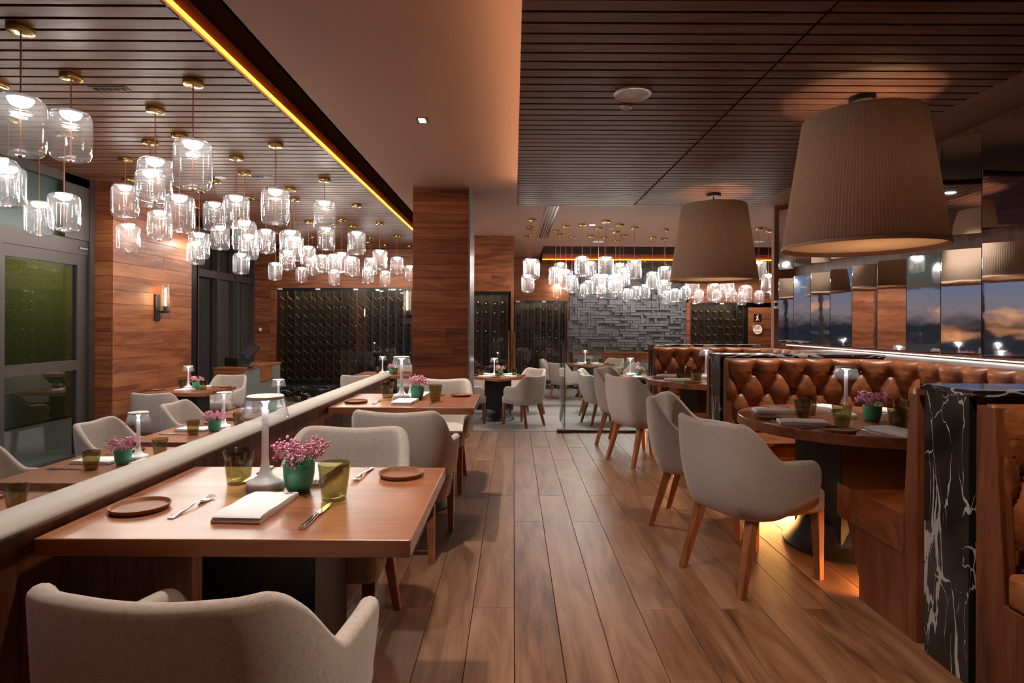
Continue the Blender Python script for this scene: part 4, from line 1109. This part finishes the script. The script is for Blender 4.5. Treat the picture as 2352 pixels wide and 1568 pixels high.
# ================================================================== WALL AND CEILING FITTINGS
def sconce(loc, rz, label):
    t = thing('tube_sconce', label, 'wall lamp', loc, rz, 'tube sconces')       # local -y points away from the wall
    part('back_plate', MB().box(-.055, .055, -.02, 0, -.17, .19), M['black'], t, .004)
    part('arm', MB().box(-.012, .012, -.13, -.02, -.06, -.035), M['black'], t)
    part('cup', MB().lathe([(0,-.07),(.055,-.07),(.055,-.035),(.03,-.03),(.028,.03),(0,.03)], 20), M['black'], t, 0, True, loc=(0,-.12,0))
    part('filament', MB().lathe([(0,.03),(.010,.04),(.010,.27),(0,.28)], 10), M['filament'], t, 0, True, loc=(0,-.12,0))
    part('glass_tube', MB().lathe([(.052,-.15),(.052,.33),(.049,.33),(.049,-.15),(.052,-.15)], 28), M['lampglass'], t, 0, True, loc=(0,-.12,0))
sconce((-4.848, 7.98, 1.50), R(90), 'black tube sconce glowing on the boarded wall')
sconce((-1.262, 7.62, 1.45), R(-90), 'black tube sconce glowing on the side of the pillar')
def ceiling_disc(name, label, cat, x, y, z, r, m='white'):
    t = thing(name, label, cat, (x, y, z))
    part('ring', MB().lathe([(r*.78,0),(r*.80,-.006),(r*.97,-.009),(r,-.004),(r,0),(r*.78,0)], 40), M[m], t, 0, True)
    part('grille', MB().lathe([(0,-.003),(r*.79,-.003),(r*.79,0),(0,0)], 32), M[m], t, 0, True)
ceiling_disc('ceiling_speaker', 'large round white speaker in the hung slat panel', 'speaker', .715, 3.56, 2.70, .115)
ceiling_disc('smoke_detector', 'small white disc beside the ceiling speaker', 'detector', .715, 3.77, 2.70, .04)
ceiling_disc('smoke_detector', 'white disc detector among the window side pendants', 'detector', -3.43, 6.86, 3.0, .06)
ceiling_disc('ceiling_speaker', 'round white speaker among the far pendants', 'speaker', 1.72, 12.0, 3.0, .11)
ceiling_disc('smoke_detector', 'small white detector above the far pendants', 'detector', 1.72, 10.4, 3.0, .05)
ceiling_disc('ceiling_speaker', 'grey round speaker near the mirrors above the far pendants', 'speaker', 4.95, 11.9, 3.0, .10)
def downlight(x, y, z, label, w=.07, n=4, ang=0.0, d=.10, power=None, col=(1, .90, .80)):
    t = thing('recessed_downlight', label, 'downlight', (x, y, z), ang, 'recessed downlights')
    part('frame', MB().box(-d/2-.012, d/2+.012, -w/2-.012, w/2+.012, -.004, .001), M['bronze'], t)
    for i in range(n):
        q = -d/2+d*(i+.5)/n
        part('lens', MB().box(q-d/n*.34, q+d/n*.34, -w*.38, w*.38, -.006, -.004), M['spotlens' if power else 'greyglass'], t)
    if power:
        ld = bpy.data.lights.new('spot_beam', 'SPOT'); ld.energy = power; ld.color = col; ld.spot_size = R(95); ld.spot_blend = .7; ld.shadow_soft_size = .05
        lo = bpy.data.objects.new('spot_beam', ld); COL.objects.link(lo); lo.parent = t; lo.location = (0,0,-.02)
downlight(-.77, 4.9, 3.0, 'small square downlight in the brown beam', .07, 4, R(90), .10, SPOT*1.4)
downlight(-.77, 2.2, 3.0, 'added unseen square downlight in the brown beam overhead', .07, 4, R(90), .10, SPOT*.9)  # added out of view, lights the nearest table and floor
downlight(-.77, -.5, 3.0, 'added unseen square downlight in the brown beam behind us', .07, 4, R(90), .10, SPOT*.12, (1, .58, .32))  # added unseen lamp, warms the back of the nearest chair
downlight(-2.94, 4.27, 3.0, 'long downlight grille between the nearest pendants', .06, 5, 0, .24)
downlight(-2.92, 6.80, 3.0, 'long downlight grille among the middle pendants', .06, 5, 0, .24)
downlight(1.33, 10.0, 3.0, 'small square downlight above the far pendants', .07, 3, 0, .10, SPOT)
downlight(.95, 1.35, 2.70, 'added unseen square downlight in the slat panel overhead', .07, 4, R(90), .10, SPOT*.85, (1, .80, .62))  # added out of view, brightens the near booth end and chairs
downlight(2.45, 4.25, 2.70, 'added square downlight hidden behind the near drum shade', .07, 4, R(90), .10, SPOT*.85)  # added behind the shade to brighten the leather backrest
downlight(2.45, 6.75, 2.70, 'added square downlight hidden behind the farther drum shade', .07, 4, R(90), .10, SPOT*.7)  # added likewise for the leather of the farther booth
vt = thing('air_diffuser', 'long slotted air diffuser in the brown beam', 'air vent', (.565, 9.95, 3.0))
part('frame', MB().box(-.105, -.085, -1.55, 1.55, -.012, .002), M['soffit'], vt)
part('frame', MB().box(.085, .105, -1.55, 1.55, -.012, .002), M['soffit'], vt)
part('void', MB().box(-.085, .085, -1.55, 1.55, -.003, .001), M['black'], vt)
for k in range(3): part('slat', MB().box(-.05+k*.042, -.035+k*.042, -1.55, 1.55, -.010, -.003), M['soffit'], vt)
cd = thing('security_camera', 'small white dome camera on the wall end by the mirrors', 'camera', (3.74, 8.30, 1.60))
part('housing', MB().lathe([(0,-.06),(.05,-.06),(.06,-.05),(.06,.05),(0,.06)], 20), M['white'], cd, 0, True)
part('lens', MB().ball((-.045,-.02,0), .03, 12, 8), M['black'], cd, 0, True)
th_ = thing('wall_thermostat', 'small white fitting on the wood strip beside the wine wall', 'thermostat', (-5.72, 13.27, 1.16))
part('cover', MB().box(-.03, .03, -.02, .01, -.04, .04), M['white'], th_, .01)
